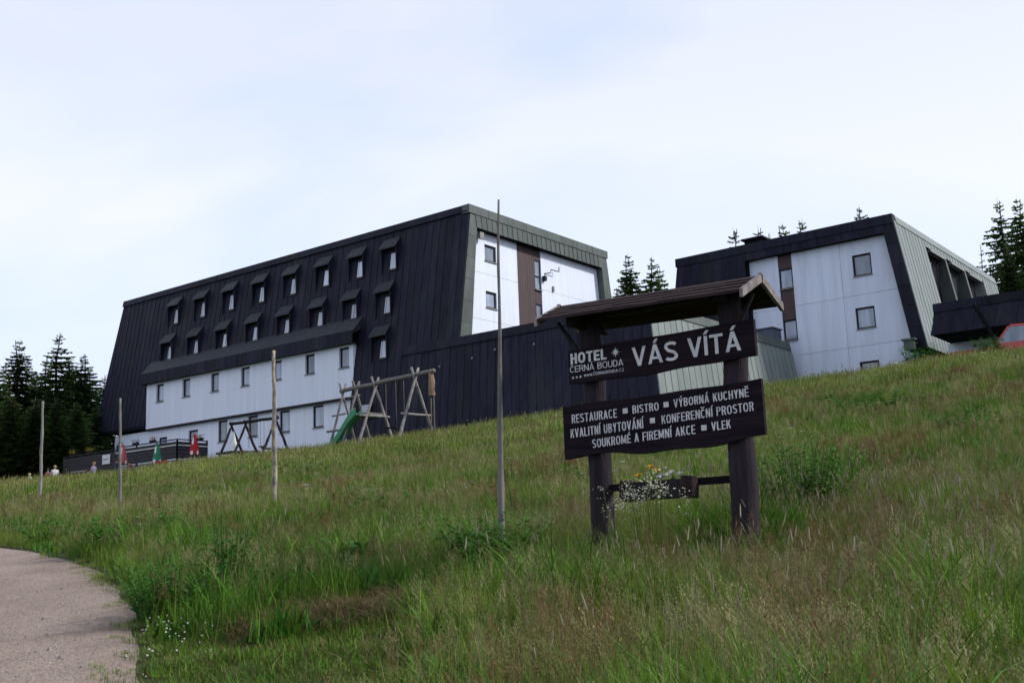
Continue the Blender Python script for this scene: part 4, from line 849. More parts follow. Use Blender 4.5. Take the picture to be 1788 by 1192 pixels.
# ------------------------------------------------------------------ people at the terrace
def person(label, x, y, h, face, shirt, hair, seated=False, z=None):
    z0 = gz(x, y) if z is None else z; s = h/1.72; t = thing('person', label, 'person', (x, y, z0), None)
    V, E_, R_ = [], [], []
    def vx(p, r, par=None):
        V.append(np.array(p, float)); R_.append(r); i = len(V)-1
        if par is not None: E_.append((par, i))
        return i
    hip = .95 if not seated else .55
    pel = vx((0, 0, hip), .15); waist = vx((0, 0, hip+.16), .13, pel); chest = vx((0, .01, hip+.38), .16, waist); nb = vx((0, 0, hip+.50), .07, chest); neck = vx((0, .01, hip+.56), .055, nb); hd = vx((0, .02, hip+.66), .085, neck); ht = vx((0, .015, hip+.76), .075, hd)
    nose = vx((0, .12, hip+.665), .018, hd)
    for sx in (-1, 1):
        sh_ = vx((sx*.19, 0, hip+.46), .065, chest); el = vx((sx*.24, .05, hip+.20), .048, sh_); wr = vx((sx*.20, .25, hip+.10), .034, el); hn = vx((sx*.18, .33, hip+.10), .034, wr)
        for f_ in range(4): a = vx((sx*(.15+.02*f_), .40, hip+.10), .011, hn); vx((sx*(.15+.02*f_), .43-.008*abs(f_-1.5), hip+.075), .009, a)
        th_ = vx((sx*.135, .36, hip+.115), .012, hn); vx((sx*.12, .39, hip+.11), .010, th_)
        hp = vx((sx*.10, 0, hip-.03), .105, pel)
        if seated: kn = vx((sx*.12, .42, hip), .075, hp); an = vx((sx*.12, .45, .09), .05, kn); vx((sx*.13, .58, .05), .045, an)
        else: kn = vx((sx*.11, .02, .50), .07, hp); an = vx((sx*.11, -.02, .09), .048, kn); vx((sx*.12, .12, .05), .045, an)
    me = bpy.data.meshes.new('body'); me.from_pydata([tuple(p*s) for p in V], E_, []); o = bpy.data.objects.new('body', me); col.objects.link(o)
    md = o.modifiers.new('s', 'SKIN'); o.modifiers.new('d', 'SUBSURF').levels = 1
    for i, sv in enumerate(me.skin_vertices[0].data): sv.radius = (R_[i]*s, R_[i]*s*(.8 if i < 3 else 1)); sv.use_root = (i == 0)
    bpy.context.view_layer.update()
    m2 = bpy.data.meshes.new_from_object(o.evaluated_get(bpy.context.evaluated_depsgraph_get())); bpy.data.objects.remove(o)
    for mm in (M['skin'], shirt, M['trousers']): m2.materials.append(mm)
    for p in m2.polygons:
        c = p.center/s; p.use_smooth = True
        if c.z > hip+.52: k = 0
        elif c.z > hip+.02 and (abs(c.x) < .17 and c.y < .2 or c.z > hip+.22): k = 1
        elif c.z > hip+.05 and c.y > .05 and abs(c.x) > .13: k = 0
        else: k = 2
        p.material_index = k
    b = bpy.data.objects.new('body', m2); col.objects.link(b); b.parent = t
    mb = MB(); cz = (hip+.70)*s
    for i in range(7):
        for j in range(12):
            th, ph = math.pi*.62*i/6, 2*math.pi*j/12; r = .108*s; mb.v.append((r*math.sin(th)*math.cos(ph), r*math.sin(th)*math.sin(ph)*1.1-.012*s, cz+r*1.15*math.cos(th)-(.02 if math.sin(ph) > .5 else -.0)*0))
    for i in range(6):
        for j in range(12):
            if i >= 4 and 1 <= j <= 4: continue
            a = i*12+j; bq = i*12+(j+1) % 12; mb.f.append((a, bq, bq+12, a+12)); mb.m.append(0)
    hm = bpy.data.objects.new('hair', mesh('hair', mb, hair, smooth=True)); col.objects.link(hm); hm.parent = t
    mb = MB()
    for sx in (-1, 1): c = (sx*.032*s, .098*s, (hip+.685)*s); mb.lathe(c, [(.004, -.006), (.008, 0), (.004, .006)], 6)
    mb.box(-.022*s, .022*s, .092*s, .100*s, (hip+.62)*s, (hip+.628)*s)
    ey = bpy.data.objects.new('eyes_and_mouth', mesh('eyes', mb, M['hairdark'])); col.objects.link(ey); ey.parent = t
    t.rotation_euler = (0, 0, face)
def gp(px, D, py=820): p = at(px, py, D); return p[0], p[1]
x, y = gp(96, 74); person('person in a white top sitting low in the grass before the black fence', x, y, 1.7, 1.2, M['shirtwhite'], M['hairblond'], True, gz(x, y)+.15)
x, y = gp(84, 75); person('person in a dark red top beside the one in white, by the leftmost pole', x, y, 1.6, 1.0, M['shirtred'], M['hairdark'], True, gz(x, y)+.1)
x, y = gp(164, 74); person('fair haired person in a white and lilac top at the terrace table', x, y, 1.75, 2.0, M['shirtlilac'], M['hairblond'], False, gz(x, y)-.35)
x, y = gp(52, 72); person('person in a pale blue top lowest in the grass at the far left', x, y, 1.5, .4, M['shirtblue'], M['hairblond'], True, gz(x, y)-.1)
x, y = gp(203, 77); person('dark haired person in dark clothes standing by the faded parasol', x, y, 1.7, .3, M['trousers'], M['hairdark'], False, gz(x, y)-.1)
x, y = gp(226, 77); person('person in a dark red top sitting right of the faded parasol', x, y, 1.6, .3, M['shirtred'], M['hairdark'], True, gz(x, y)+.1)
# picnic shelter bench with sloping pale rail
bx_, by_ = gp(134, 76); zb = gz(bx_, by_)
bt = thing('picnic_bench', 'rustic bench with a pale rail left of the fair haired person', 'bench', (bx_, by_, zb))
for nm, y0, z0 in (('seat', -.2, .45), ('backrest_rail', .15, .98), ('backrest_rail', .12, .7)): logp(bt, nm, (bx_-1.0, by_+y0, zb+z0), (bx_+.9, by_+y0, zb+z0+.02), .07, M['logpale'] if z0 > .9 else M['orangewood'])
for sx in (-.85, .75):
    for y0, hh in ((-.2, .45), (.14, 1.0)): logp(bt, 'leg', (bx_+sx, by_+y0, zb-.1), (bx_+sx, by_+y0, zb+hh), .06, M['log'], 3)

# ------------------------------------------------------------------ red car at the right edge
cp_ = at(1770, 570, 52); cz0 = gz(cp_[0]+.5, cp_[1])
car = thing('red_car', 'bright red estate car parked by the porch, cut off by the frame', 'car', (cp_[0]+.1, cp_[1]-.1, cz0))
car.rotation_euler = (0, 0, math.radians(20))
WL[car.name] = np.zeros(3)
ztop = cp_[2]-cz0; car.scale = (1.1, 1.1, ztop/1.5)
mb = MB(); secs = [(-1.95, .35, .48), (-1.85, .3, .58), (-1.0, .25, .70), (-.75, .25, .80), (1.9, .25, .86), (2.1, .32, .8)]
for (x, zl, zh) in secs: mb.v += [(x, -.82, zl), (x, -.86, (zl+zh)/2), (x, -.80, zh), (x, .80, zh), (x, .86, (zl+zh)/2), (x, .82, zl)]
for k in range(len(secs)-1):
    for j in range(6): a = k*6+j; b = k*6+(j+1) % 6; mb.f.append((a, b, b+6, a+6)); mb.m.append(0)
mb.f.append(tuple(range(6))); mb.f.append(tuple(range(30, 36))); mb.m += [0, 0]
add(car, 'body', mb, M['carred'])
mb = MB(); mb.hexa([(-.35, -.62, 1.42), (1.7, -.62, 1.42), (1.7, .62, 1.42), (-.35, .62, 1.42), (-.25, -.56, 1.5), (1.6, -.56, 1.5), (1.6, .56, 1.5), (-.25, .56, 1.5)]); add(car, 'roof', mb, M['carred'])
for (xa, xb, xt, xu) in ((-.98, -.88, -.4, -.3), (.35, .45, .38, .48), (1.85, 1.95, 1.6, 1.7)):
    for sy in (-1, 1): mb = MB(); mb.hexa([(xa, sy*.78, .78), (xb, sy*.78, .78), (xb, sy*.72, .78), (xa, sy*.72, .78), (xt, sy*.63, 1.44), (xu, sy*.63, 1.44), (xu, sy*.57, 1.44), (xt, sy*.57, 1.44)]); add(car, 'pillar', mb, M['carred'])
mb = MB(); mb.hexa([(-.92, -.74, .76), (1.88, -.74, .84), (1.88, .74, .84), (-.92, .74, .76), (-.34, -.59, 1.43), (1.62, -.59, 1.43), (1.62, .59, 1.43), (-.34, .59, 1.43)]); add(car, 'window_glass', mb, M['glass'])
for x in (-1.35, 1.35):
    for sy in (-.80, .80):
        mb = MB(); mb.tube([(x, sy-.1, .31), (x, sy+.1, .31)], .31, 18); wl = add(car, 'wheel', mb, M['tyre']); mb = MB(); mb.tube([(x, sy-.11, .31), (x, sy+.11, .31)], .19, 14); add(wl, 'rim', mb, M['chrome'])
for sy in (-.6, .6): mb = MB(); mb.box(-1.96, -1.88, sy-.16, sy+.16, .42, .54); add(car, 'headlight', mb, M['lamp'])
# brick heap at the foot of the porch wall
hp_ = at(1690, 612, 57); bz = gz(hp_[0], hp_[1])
bh = thing('brick_stack', 'low orange red stack of bricks below the porch wall', 'bricks', (hp_[0], hp_[1], bz-.05))
mb = MB(); mb.box(0, .24, 0, .115, 0, .07); bme = mesh('brick', mb, M['brick'])
NR = max(4, int((hp_[2]-bz+.12)/.074))
for r_ in range(NR):
    for c_ in range(8-(r_ > NR-3)*3):
        b = bpy.data.objects.new('brick', bme); col.objects.link(b); b.parent = bh; b.location = (-1.0+c_*.262+(r_ % 2)*.1, random.uniform(-.02, .02), r_*.074); b.rotation_euler = (0, 0, random.uniform(-.06, .06))

# ------------------------------------------------------------------ spruces
def make_spruce(seed, h, sparse=0.0):
    rr = random.Random(seed); tr = MB(); tr.tube([(rr.uniform(-.04, .04)*k, rr.uniform(-.04, .04)*k, h*k/6) for k in range(7)], [.20*h/14*(1-k/6.3)+.012 for k in range(7)], 7)
    cr = MB(); z = h*.05; wd = h*rr.uniform(.20, .25)
    def spray(base, d, L, drop):
        """flat drooping spray of twigs along a branch"""
        n = max(4, int(L/.16)); sd_ = np.array((-d[1], d[0], 0)); p = np.array(base, float)
        for k in range(n):
            t = (k+.5)/n; c = p+d*L*t+ZZ*(-drop*L*(t**1.2)+.16*L*max(0, t-.6)**1.2)
            wv = L*.30*(1-t*.75)*rr.uniform(.7, 1.3)+.06; ln = L/n*1.5
            for s_ in (-1, 1):
                tip = c+sd_*s_*wv+d*wv*.55+ZZ*(-.16*wv-rr.uniform(0, .12)); b0 = c-d*ln*.4; b1 = c+d*ln*.6
                cr.tri(b0, b1, tip)
                if rr.random() < .55: dn = c+sd_*s_*wv*.45-ZZ*rr.uniform(.12, .32)*min(1, L); cr.tri(b0, b1+sd_*s_*wv*.4, dn)
        e = p+d*L*1.04-ZZ*(drop*L-.16*L*.33); cr.tri(p+d*L*.7-ZZ*drop*L*.62+sd_*.06, p+d*L*.7-ZZ*drop*L*.62-sd_*.06, e)
    while z < h*.985:
        t = z/h; Lm = wd*(1-t)**.82*(1 if t > .12 else .8)+.10
        nb = rr.randint(7, 10) if t < .9 else rr.randint(4, 5); a0 = rr.uniform(0, 6.28)
        for k in range(nb):
            if rr.random() < sparse+.06: continue
            a = a0+2*math.pi*k/nb+rr.uniform(-.25, .25); L = Lm*rr.uniform(.65, 1.18); d = np.array((math.cos(a), math.sin(a), 0))
            spray((0, 0, z+rr.uniform(-.08, .08)), d, L, .38-.75*max(0, t-.45) if t < .93 else -.3)
        z += (.30+.10*(1-t))*rr.uniform(.8, 1.3)*h/14*(1+sparse)
    cr.tri((-.03, 0, h*.95), (.03, 0, h*.95), (0, 0, h*1.02)); cr.tri((0, -.03, h*.95), (0, .03, h*.95), (0, 0, h*1.02))
    return mesh('trunk', tr, M['bark'], smooth=True), mesh('crown', cr, M['spruce'])
SP = [make_spruce(11+i, 14.0, s) for i, s in enumerate((0, .05, .0, .12, .03))]; SPs = make_spruce(77, 14.0, .35)
def spruce(px, py, D, label, var, grp, wide=1.0, hz=None):
    p = at(px, py, D); g = gz(p[0], p[1])-.2; h = (p[2]-g) if hz is None else hz
    t = thing('spruce_tree', label, 'tree', (p[0], p[1], g), grp); s = h/14.2
    sx = s**.6*wide
    for nm, me in zip(('trunk', 'crown'), (SPs if var < 0 else SP[var % 5])):
        o = bpy.data.objects.new(nm, me); col.objects.link(o); o.parent = t
    t.scale = (sx, sx, s); t.rotation_euler = (0, 0, random.uniform(0, 6.28))
g1 = 'spruces left of the hotel'
for i, (px, py, D, v, lab) in enumerate(((0, 635, 93, 1, 'spruce cut by the left frame edge'), (35, 591, 96, 0, 'tall full spruce second highest of the left group, farthest left peak'), (56, 652, 101, 2, 'low spruce between the two highest peaks of the left group'),
    (83, 620, 98, 4, 'spruce leaning against the left side of the highest left peak'), (104, 579, 95, 3, 'highest spruce of the left group with an open top'), (126, 627, 97, 0, 'spruce directly right of the highest left peak'),
    (147, 615, 96, 2, 'double topped spruce midway between highest peak and the hotel'), (158, 638, 99, 1, 'shorter twin of the double topped spruce'), (183, 652, 104, 4, 'spruce touching the left edge of the hotel roof'),
    (20, 680, 88, 2, 'low dense spruce in front at the far left corner'), (62, 690, 88, 4, 'low dense spruce in front behind the leftmost pole'), (100, 690, 89, 1, 'low dense spruce in front below the highest peak'), (135, 700, 90, 0, 'low dense spruce in front nearest the picnic bench'), (168, 705, 93, 3, 'low spruce in front beside the hotel eave'), (200, 760, 97, 2, 'lowest spruce half under the hotel eave'),
    (15, 650, 104, 3, 'spruce behind, between the frame edge and the second highest peak'), (70, 665, 106, 0, 'hindmost spruce showing between the two highest left peaks'), (115, 650, 106, 1, 'hindmost spruce right behind the highest peak'), (-25, 620, 95, 0, 'spruce just beyond the left frame edge'), (170, 690, 108, 2, 'hindmost spruce next to the hotel eave'))):
    spruce(px, py, D, lab, v, g1, 1.5)
g2 = 'spruces behind the hotel'
for px, py, D, v, lab in ((1096, 441, 105, 0, 'slim spruce right behind the main block gable'), (1137, 445, 104, 2, 'taller of the close pair of spruces between the blocks'), (1151, 462, 105, 1, 'shorter of the close pair of spruces between the blocks'), (1077, 500, 108, 4, 'small spruce top hugging the gable edge'),
    (1280, 396, 122, 3, 'spruce top left of the rooftop chimney'), (1323, 393, 120, 1, 'spruce top right of the rooftop chimney'), (1344, 404, 122, 4, 'smallest spruce top above the annex roof'), (1366, 388, 120, 0, 'bushy spruce top above the annex stair windows'), (1400, 380, 120, 3, 'spruce top fourth to the right of the chimney'), (1499, 357, 118, 2, 'lone spruce top above the annex roof near its peak'),
    (1740, 345, 108, 3, 'left one of the two tall spruces by the right edge'), (1774, 343, 106, 0, 'right one of the two tall spruces by the right edge'), (1757, 430, 104, 2, 'full spruce low between the two tall right edge spruces'), (1795, 440, 104, 4, 'low spruce at the right frame edge'), (1735, 470, 109, 1, 'low spruce behind the porch roof corner')):
    spruce(px, py, D, lab, v, g2, 1.4 if D > 110 else 1.3)
spruce(1711, 425, 109, 'half bare spruce top left of the two tall right edge spruces', -1, g2, .8)

# ------------------------------------------------------------------ leafy plants in the meadow
def plant(px, py, D, label, n, h, spread, leaf, seed, cat='plant', name='leafy_plant', m='leaf'):
    p = at(px, py, D); x, y = p[0], p[1]; z = gz(x, y); rr = random.Random(seed); t = thing(name, label, cat, (x, y, z))
    st, lf = MB(), MB()
    for k in range(n):
        a = rr.uniform(0, 6.28); r = spread*math.sqrt(rr.random()); bx, by = x+r*.5*math.cos(a), y+r*.5*math.sin(a); hh = h*rr.uniform(.55, 1.05); tx, ty = x+r*math.cos(a), y+r*math.sin(a)
        z0 = gz(bx, by); st.tube([(bx, by, z0-.05), ((bx+tx)/2, (by+ty)/2, z0+hh*.55), (tx, ty, z0+hh)], [.006, .005, .002], 4)
        for j in range(leaf[0]):
            q = rr.uniform(.2, 1.0); b0 = np.array((bx+(tx-bx)*q, by+(ty-by)*q, z0+hh*q)); aa = rr.uniform(0, 6.28); L = leaf[1]*rr.uniform(.6, 1.2)*(1.25-.6*q); d = np.array((math.cos(aa), math.sin(aa), rr.uniform(-.1, .5))); s_ = np.array((-math.sin(aa), math.cos(aa), 0))*L*leaf[2]
            mid = b0+d*L*.5+ZZ*L*.08; e = b0+d*L-ZZ*L*.18
            lf.quad(b0, mid+s_, e, mid-ZZ*.01*L); lf.quad(b0, mid-ZZ*.01*L, e, mid-s_)
    add(t, 'stems', st, G['leaf']); add(t, 'leaves', lf, G[m])
plant(1392, 890, 13.0, 'big bushy green plant right of the sign post', 95, 1.0, .75, (16, .16, .17), 1)
plant(1440, 870, 14.6, 'bushy green plant behind the big one right of the sign', 70, .95, .85, (14, .15, .16), 2)
plant(835, 945, 12.6, 'dark leafy clump around the foot of the tall slim pole', 90, .5, .95, (10, .14, .2), 3)
plant(905, 965, 12.0, 'leafy clump just right of the tall slim pole', 50, .42, .7, (9, .14, .22), 4)
plant(830, 1000, 11.0, 'broad leaved clump below the marker stake', 22, .5, .36, (7, .26, .2), 5)
plant(605, 985, 12.4, 'dock plant with long upright leaves left of the tall slim pole', 18, .5, .28, (7, .32, .16), 6)
plant(580, 1015, 11.4, 'second dock plant with long leaves in the lower meadow', 20, .42, .32, (7, .32, .16), 7)
plant(700, 880, 18, 'low leafy patch in the middle of the slope', 80, .5, 1.2, (10, .15, .24), 8)
plant(1040, 830, 22, 'low leafy patch on the slope behind the left sign post', 50, .45, 1.0, (9, .15, .24), 9)
plant(520, 830, 34, 'leafy patch on the slope right of the thick pale pole', 80, .6, 1.9, (9, .2, .24), 10)
plant(1605, 640, 56, 'shrub in front of the annex slanted corner', 70, 1.7, .9, (14, .26, .3), 11, 'shrub', 'shrub')
plant(1728, 622, 50.5, 'shrub beside the red car under the porch', 60, 1.25, .8, (12, .24, .3), 12, 'shrub', 'shrub')
plant(225, 955, 16.3, 'dark leafy clump at the outer bend of the gravel path', 80, .6, .75, (11, .14, .25), 13)
plant(300, 1050, 10.3, 'bushy green clump on the inner verge of the path', 80, .55, .55, (12, .12, .2), 14)
plant(395, 1010, 10.9, 'tuft of tall bright green grass leaves near the path bend', 40, .85, .25, (5, .4, .04), 16)
plant(1560, 760, 27, 'large leafy patch on the slope far right of the sign', 90, .7, 1.7, (10, .2, .24), 17)
plant(1470, 740, 31, 'leafy patch on the upper slope below the annex', 70, .6, 1.6, (10, .2, .24), 18)
plant(1700, 780, 21, 'low leafy patch near the right frame edge', 60, .55, 1.0, (10, .16, .24), 19)
plant(120, 930, 19.5, 'leafy verge growth behind the far bend of the path', 70, .5, 1.1, (10, .14, .25), 20)
plant(20, 925, 21.5, 'leafy verge growth behind the path at the left frame edge', 60, .5, 1.0, (10, .14, .25), 21)
plant(450, 1040, 10.4, 'leafy clump in the lower meadow right of the path', 60, .5, .5, (10, .13, .2), 22)
plant(1075, 940, 11.2, 'small leafy tuft at the foot of the left sign post', 14, .3, .18, (7, .10, .2), 15)

def weeds(px, py, D, label, n, h, spread, seed):
    p = at(px, py, D); x, y = p[0], p[1]; z = gz(x, y); rr = random.Random(seed); t = thing('cream_wildflower', label, 'wildflower', (x, y, z)); st, fl = MB(), MB()
    for k in range(n):
        a = rr.uniform(0, 6.28); r = spread*math.sqrt(rr.random()); tx, ty = x+r*math.cos(a), y+r*math.sin(a); hh = h*rr.uniform(.8, 1.1); bx, by = x+(tx-x)*.5, y+(ty-y)*.5
        st.tube([(bx, by, z-.05), ((bx+tx)/2, (by+ty)/2, z+hh*.6), (tx, ty, z+hh)], [.003, .0025, .0015], 4)
        for j in range(16):
            c = np.array((tx+rr.gauss(0, .035), ty+rr.gauss(0, .035), z+hh-abs(rr.gauss(0, .06)))); q = rr.uniform(0, 6.28); s2 = rr.uniform(.005, .010); d = np.array((math.cos(q), math.sin(q), rr.uniform(-.5, .5)))*s2; e = np.array((-math.sin(q), math.cos(q), .8))*s2
            fl.quad(c-d, c-e, c+d, c+e)
    add(t, 'stems', st, G['olive']); tag(add(t, 'florets', fl, G['cream']), kind='stuff')
weeds(1140, 870, 10.0, 'cream flowered weed rising before the flower box', 24, .86, .30, 3)
weeds(1085, 880, 10.2, 'cream flowered weed beside the left sign post', 12, .74, .18, 4)

# ------------------------------------------------------------------ meadow grass: clump prototypes and scatter
proto = bpy.data.collections.new('grass_prototypes')
gmats = [G['green'], G['olive'], G['straw'], G['red'], G['pale'], G['leaf'], G['dry'], G['umbel']]
def blade(mb, x, y, h, w, lean, a, m, segs=3, droop=.5):
    mb.cur = random.uniform(-.55, .6); c, s = math.cos(a), math.sin(a); pr_ = None; sx, sy = -s*w/2, c*w/2
    for k in range(segs+1):
        t = k/segs; off = lean*h*(t**1.7); z = h*(t-droop*lean*t*t*.5); q = (x+c*off, y+s*off, z); ww = (1-t**1.5)
        cur = ((q[0]-sx*ww, q[1]-sy*ww, q[2]), (q[0]+sx*ww, q[1]+sy*ww, q[2]))
        if pr_:
            if k < segs: mb.quad(pr_[0], pr_[1], cur[1], cur[0], m)
            else: mb.tri(pr_[0], pr_[1], q, m)
        pr_ = cur
    return q
def panicle(mb, q, a, L, n, sp, m, rr, w=.004):
    n = n+5; w = w*.62; mb.cur = random.uniform(-.3, .4)
    for k in range(n):
        t = k/n; b0 = np.array(q)+np.array((0, 0, -L*t)); an = rr.uniform(0, 6.28); l = sp*(.4+.8*t)*rr.uniform(.6, 1.2); e = b0+np.array((math.cos(an)*l, math.sin(an)*l, l*.9)); s_ = np.array((-math.sin(an), math.cos(an), 0))*w
        mb.tri(b0-s_, b0+s_, e, m); mb.quad(e-s_*1.6, e+s_*1.6, e+s_*1.2+ZZ*.008, e-s_*1.2+ZZ*.008, m)
HS = .80
def clump(kind, seed, W=1.0):
    rr = random.Random(seed); mb = MB(); R = .17
    def B(n, h0, h1, w, m, lean=(.1, .6), R=R, segs=3):
        for _ in range(n):
            a = rr.uniform(0, 6.28); r = R*math.sqrt(rr.random()); b = rr.uniform(0, 6.28); blade(mb, r*math.cos(a), r*math.sin(a), rr.uniform(h0, h1)*HS, w*W*rr.uniform(.6, 1.3), rr.uniform(*lean), b, m if isinstance(m, int) else rr.choice(m), segs)
    def S(n, h0, h1, m, headm, head, R=R):
        for _ in range(n):
            a = rr.uniform(0, 6.28); r = R*math.sqrt(rr.random()); h = rr.uniform(h0, h1)*HS; q = blade(mb, r*math.cos(a), r*math.sin(a), h, .0035*W, rr.uniform(.05, .4), rr.uniform(0, 6.28), m)
            if head == 'pan': panicle(mb, q, 0, h*.26, 9, .045, headm, rr, .0028*W)
            elif head == 'tim':
                d = np.array((rr.uniform(-.35, .35), rr.uniform(-.35, .35), 1)); d /= np.linalg.norm(d); L = rr.uniform(.05, .10); q = np.array(q); mb.tube([q-d*L*.5, q-d*L*.3, q+d*L*.3, q+d*L*.6], [.002*W, .0048*W, .0042*W, .001], 5, headm)
            elif head == 'dot':
                mb.lathe(q, [(.002, -.004), (.0075, .0), (.006, .007), (.0015, .010)], 5, headm)
            elif head == 'umb':
                q = np.array(q)
                for _k in range(16):
                    a2 = rr.uniform(0, 6.28); r2 = .06*math.sqrt(rr.random()); c = q+np.array((math.cos(a2)*r2, math.sin(a2)*r2, rr.uniform(0, .012))); s2 = .012
                    mb.quad(c+(s2, 0, 0), c+(0, s2, 0), c-(s2, 0, 0), c-(0, s2, 0), headm)
    if kind == 'green': B(44, .22, .52, .0065, (0, 0, 0, 1))
    if kind == 'fine': B(46, .25, .58, .004, (0, 1, 1, 2)); S(4, .45, .65, 1, 2, 'pan')
    if kind == 'red': B(24, .2, .45, .004, (0, 1, 1)); S(13, .42, .75, 1, 3, 'pan')
    if kind == 'pale': B(20, .2, .5, .005, (0, 1)); S(6, .55, .92, 1, 4, 'tim')
    if kind == 'leafy': B(26, .18, .46, .034, (5, 5, 0), (.4, 1.1), .2); B(14, .25, .5, .008, 0)
    if kind == 'long': B(34, .42, .85, .011, (0, 0, 5), (.5, 1.25), .2); B(14, .2, .4, .008, (0, 5))
    if kind == 'herb': B(40, .16, .42, .04, (5, 5, 5, 0), (.5, 1.2), .24)
    if kind == 'turf': B(90, .04, .13, .006, (0, 0, 0, 1, 1, 6), (.3, 1.1), .19, 2)
    if kind == 'dry': B(70, .12, .36, .006, (6, 6, 2), (1.1, 1.9), .18)
    if kind == 'umbel': B(10, .2, .4, .006, 0); S(3, .5, .75, 0, 7, 'umb', .12)
    if kind == 'clover': B(26, .06, .14, .012, (5, 0), (.3, .9), .16, 2); S(4, .12, .2, 0, 7, 'dot', .15)
    if kind == 'mow': B(44, .06, .2, .006, (6, 2, 0), (.8, 1.6), .19, 2); B(34, .06, .15, .007, 0, (.2, .9), .19, 2)
    return mb
def far(kind, seed):
    rr = random.Random(seed); mb = MB()
    pal = {'fgreen': (0, 0, 0, 1, 0), 'folive': (0, 1, 1, 2, 1), 'fred': (1, 3, 3, 1, 0), 'fleaf': (5, 5, 0, 0, 0), 'fpale': (1, 2, 4, 1, 0)}[kind]
    for _ in range(9):
        a = rr.uniform(0, 6.28); r = .5*math.sqrt(rr.random()); h = rr.uniform(.26, .46); q = blade(mb, r*math.cos(a), r*math.sin(a), h, .008, rr.uniform(.05, .35), rr.uniform(0, 6.28), rr.choice((1, 2)), 2); q = np.array(q); mb.tri(q-(.01, 0, .09), q+(.01, 0, -.09), q+(0, 0, .01), rr.choice((2, 3, 1)))
    for _ in range(72):
        a = rr.uniform(0, 6.28); r = .55*math.sqrt(rr.random()); m = rr.choice(pal); h = rr.uniform(.13, .33)*(1.2 if m in (3, 4) else 1)
        blade(mb, r*math.cos(a), r*math.sin(a), h, rr.uniform(.010, .020)*(1.8 if m == 5 else 1), rr.uniform(.1, .7), rr.uniform(0, 6.28), m, 2)
        if m in (2, 3, 4) and rr.random() < .7:
            c = np.array((r*math.cos(a), r*math.sin(a), h*.97)); s2 = rr.uniform(.006, .014); an = rr.uniform(0, 6.28); d = np.array((math.cos(an)*s2, math.sin(an)*s2, 0)); mb.quad(c-d, c+d, c+d*.4+ZZ*.05, c-d*.4+ZZ*.05, m)
    return mb
KINDS = []; pi = 0
def reg(mb, kind):
    global pi
    me = mesh('clump', mb, gmats); at_ = me.attributes.new('tint', 'FLOAT', 'FACE'); at_.data.foreach_set('value', [mb.c.get(k, 0.0) for k in range(len(mb.f))])
    o = bpy.data.objects.new('proto_%03d' % pi, me); proto.objects.link(o); KINDS.append(kind); pi += 1
for k, c in (('green', 4), ('fine', 4), ('red', 4), ('pale', 3), ('leafy', 2), ('turf', 3), ('dry', 2), ('umbel', 2), ('mow', 3), ('clover', 2), ('long', 3), ('herb', 3)):
    for i in range(c): reg(clump(k, 100+pi*7+i), k)
for k in ('green', 'fine', 'red', 'pale', 'umbel'):
    for i in range(2): reg(clump(k, 500+pi*7+i, 1.8), 'm'+k)
for k in ('fgreen', 'folive', 'fred', 'fleaf', 'fpale'):
    for i in range(3): reg(far(k, 900+pi*5+i), k)
IDX = {k: [i for i, q in enumerate(KINDS) if q == k] for k in set(KINDS)}
def blocked(x, y):
    b = (y > wy(7)-.35) & (x > -39) & (x < wx(8)+.2) & (y < 30)
    b |= (y > RF-.1) & (x > 5) & (x < 23) ; b |= (y > 13) & (x > 24.5)
    b |= (x > -36.8) & (x < -19.3) & (y > -7.6) & (y < 0)
    for q in ((38.27, YP), (39.84, YP)): b |= (x-q[0])**2+(y-q[1])**2 < .16**2
    return b
def scatter(name, label, Y0, Y1, dens, kindf, s0, s1, seed, margin=(.58, 2.0)):
    r = np.random.default_rng(seed); Xm = margin[0]*Y1+margin[1]; n = int(dens*2*Xm*(Y1-Y0)); X = r.uniform(-Xm, Xm, n); Y = r.uniform(Y0, Y1, n)
    ok = np.abs(X) < margin[0]*Y+margin[1]; X, Y = X[ok], Y[ok]; pd = path_dist(X, Y); x, y = plan(X, Y); ok = (pd > .08-.55*r.random(len(X))**3) & ~blocked(x, y); X, Y, x, y, pd = X[ok], Y[ok], x[ok], y[ok], pd[ok]
    kinds, sc_ = kindf(X, Y, pd, r); ok = kinds >= 0; X, Y, x, y, kinds, sc_ = X[ok], Y[ok], x[ok], y[ok], kinds[ok], sc_[ok]
    z = terr(X, Y)-.015+np.where(pd[ok] < .05, .045, 0); n = len(X)
    me = bpy.data.meshes.new(name); me.vertices.add(n); me.vertices.foreach_set('co', np.stack([x, y, z], -1).ravel())
    a = me.attributes.new('idx', 'INT', 'POINT'); a.data.foreach_set('value', kinds.astype(np.int32))
    rot = np.stack([r.normal(0, .09, n), r.normal(0, .09, n), r.uniform(0, 6.28, n)], -1); a = me.attributes.new('rot', 'FLOAT_VECTOR', 'POINT'); a.data.foreach_set('vector', rot.ravel())
    s = r.uniform(s0, s1, n)*sc_; a = me.attributes.new('scl', 'FLOAT', 'POINT'); a.data.foreach_set('value', s)
    o = bpy.data.objects.new(name, me); col.objects.link(o); tag(o, label, 'grass', None, 'stuff'); md = o.modifiers.new('scatter', 'NODES'); md.node_group = GN
    print(name, n); return o
GN = bpy.data.node_groups.new('scatter', 'GeometryNodeTree'); GN.interface.new_socket('Geometry', in_out='INPUT', socket_type='NodeSocketGeometry'); GN.interface.new_socket('Geometry', in_out='OUTPUT', socket_type='NodeSocketGeometry')
gi = GN.nodes.new('NodeGroupInput'); gout = GN.nodes.new('NodeGroupOutput'); ip = GN.nodes.new('GeometryNodeInstanceOnPoints'); ci = GN.nodes.new('GeometryNodeCollectionInfo')
ci.inputs['Collection'].default_value = proto; ci.inputs['Separate Children'].default_value = True; ci.inputs['Reset Children'].default_value = True; ip.inputs['Pick Instance'].default_value = True
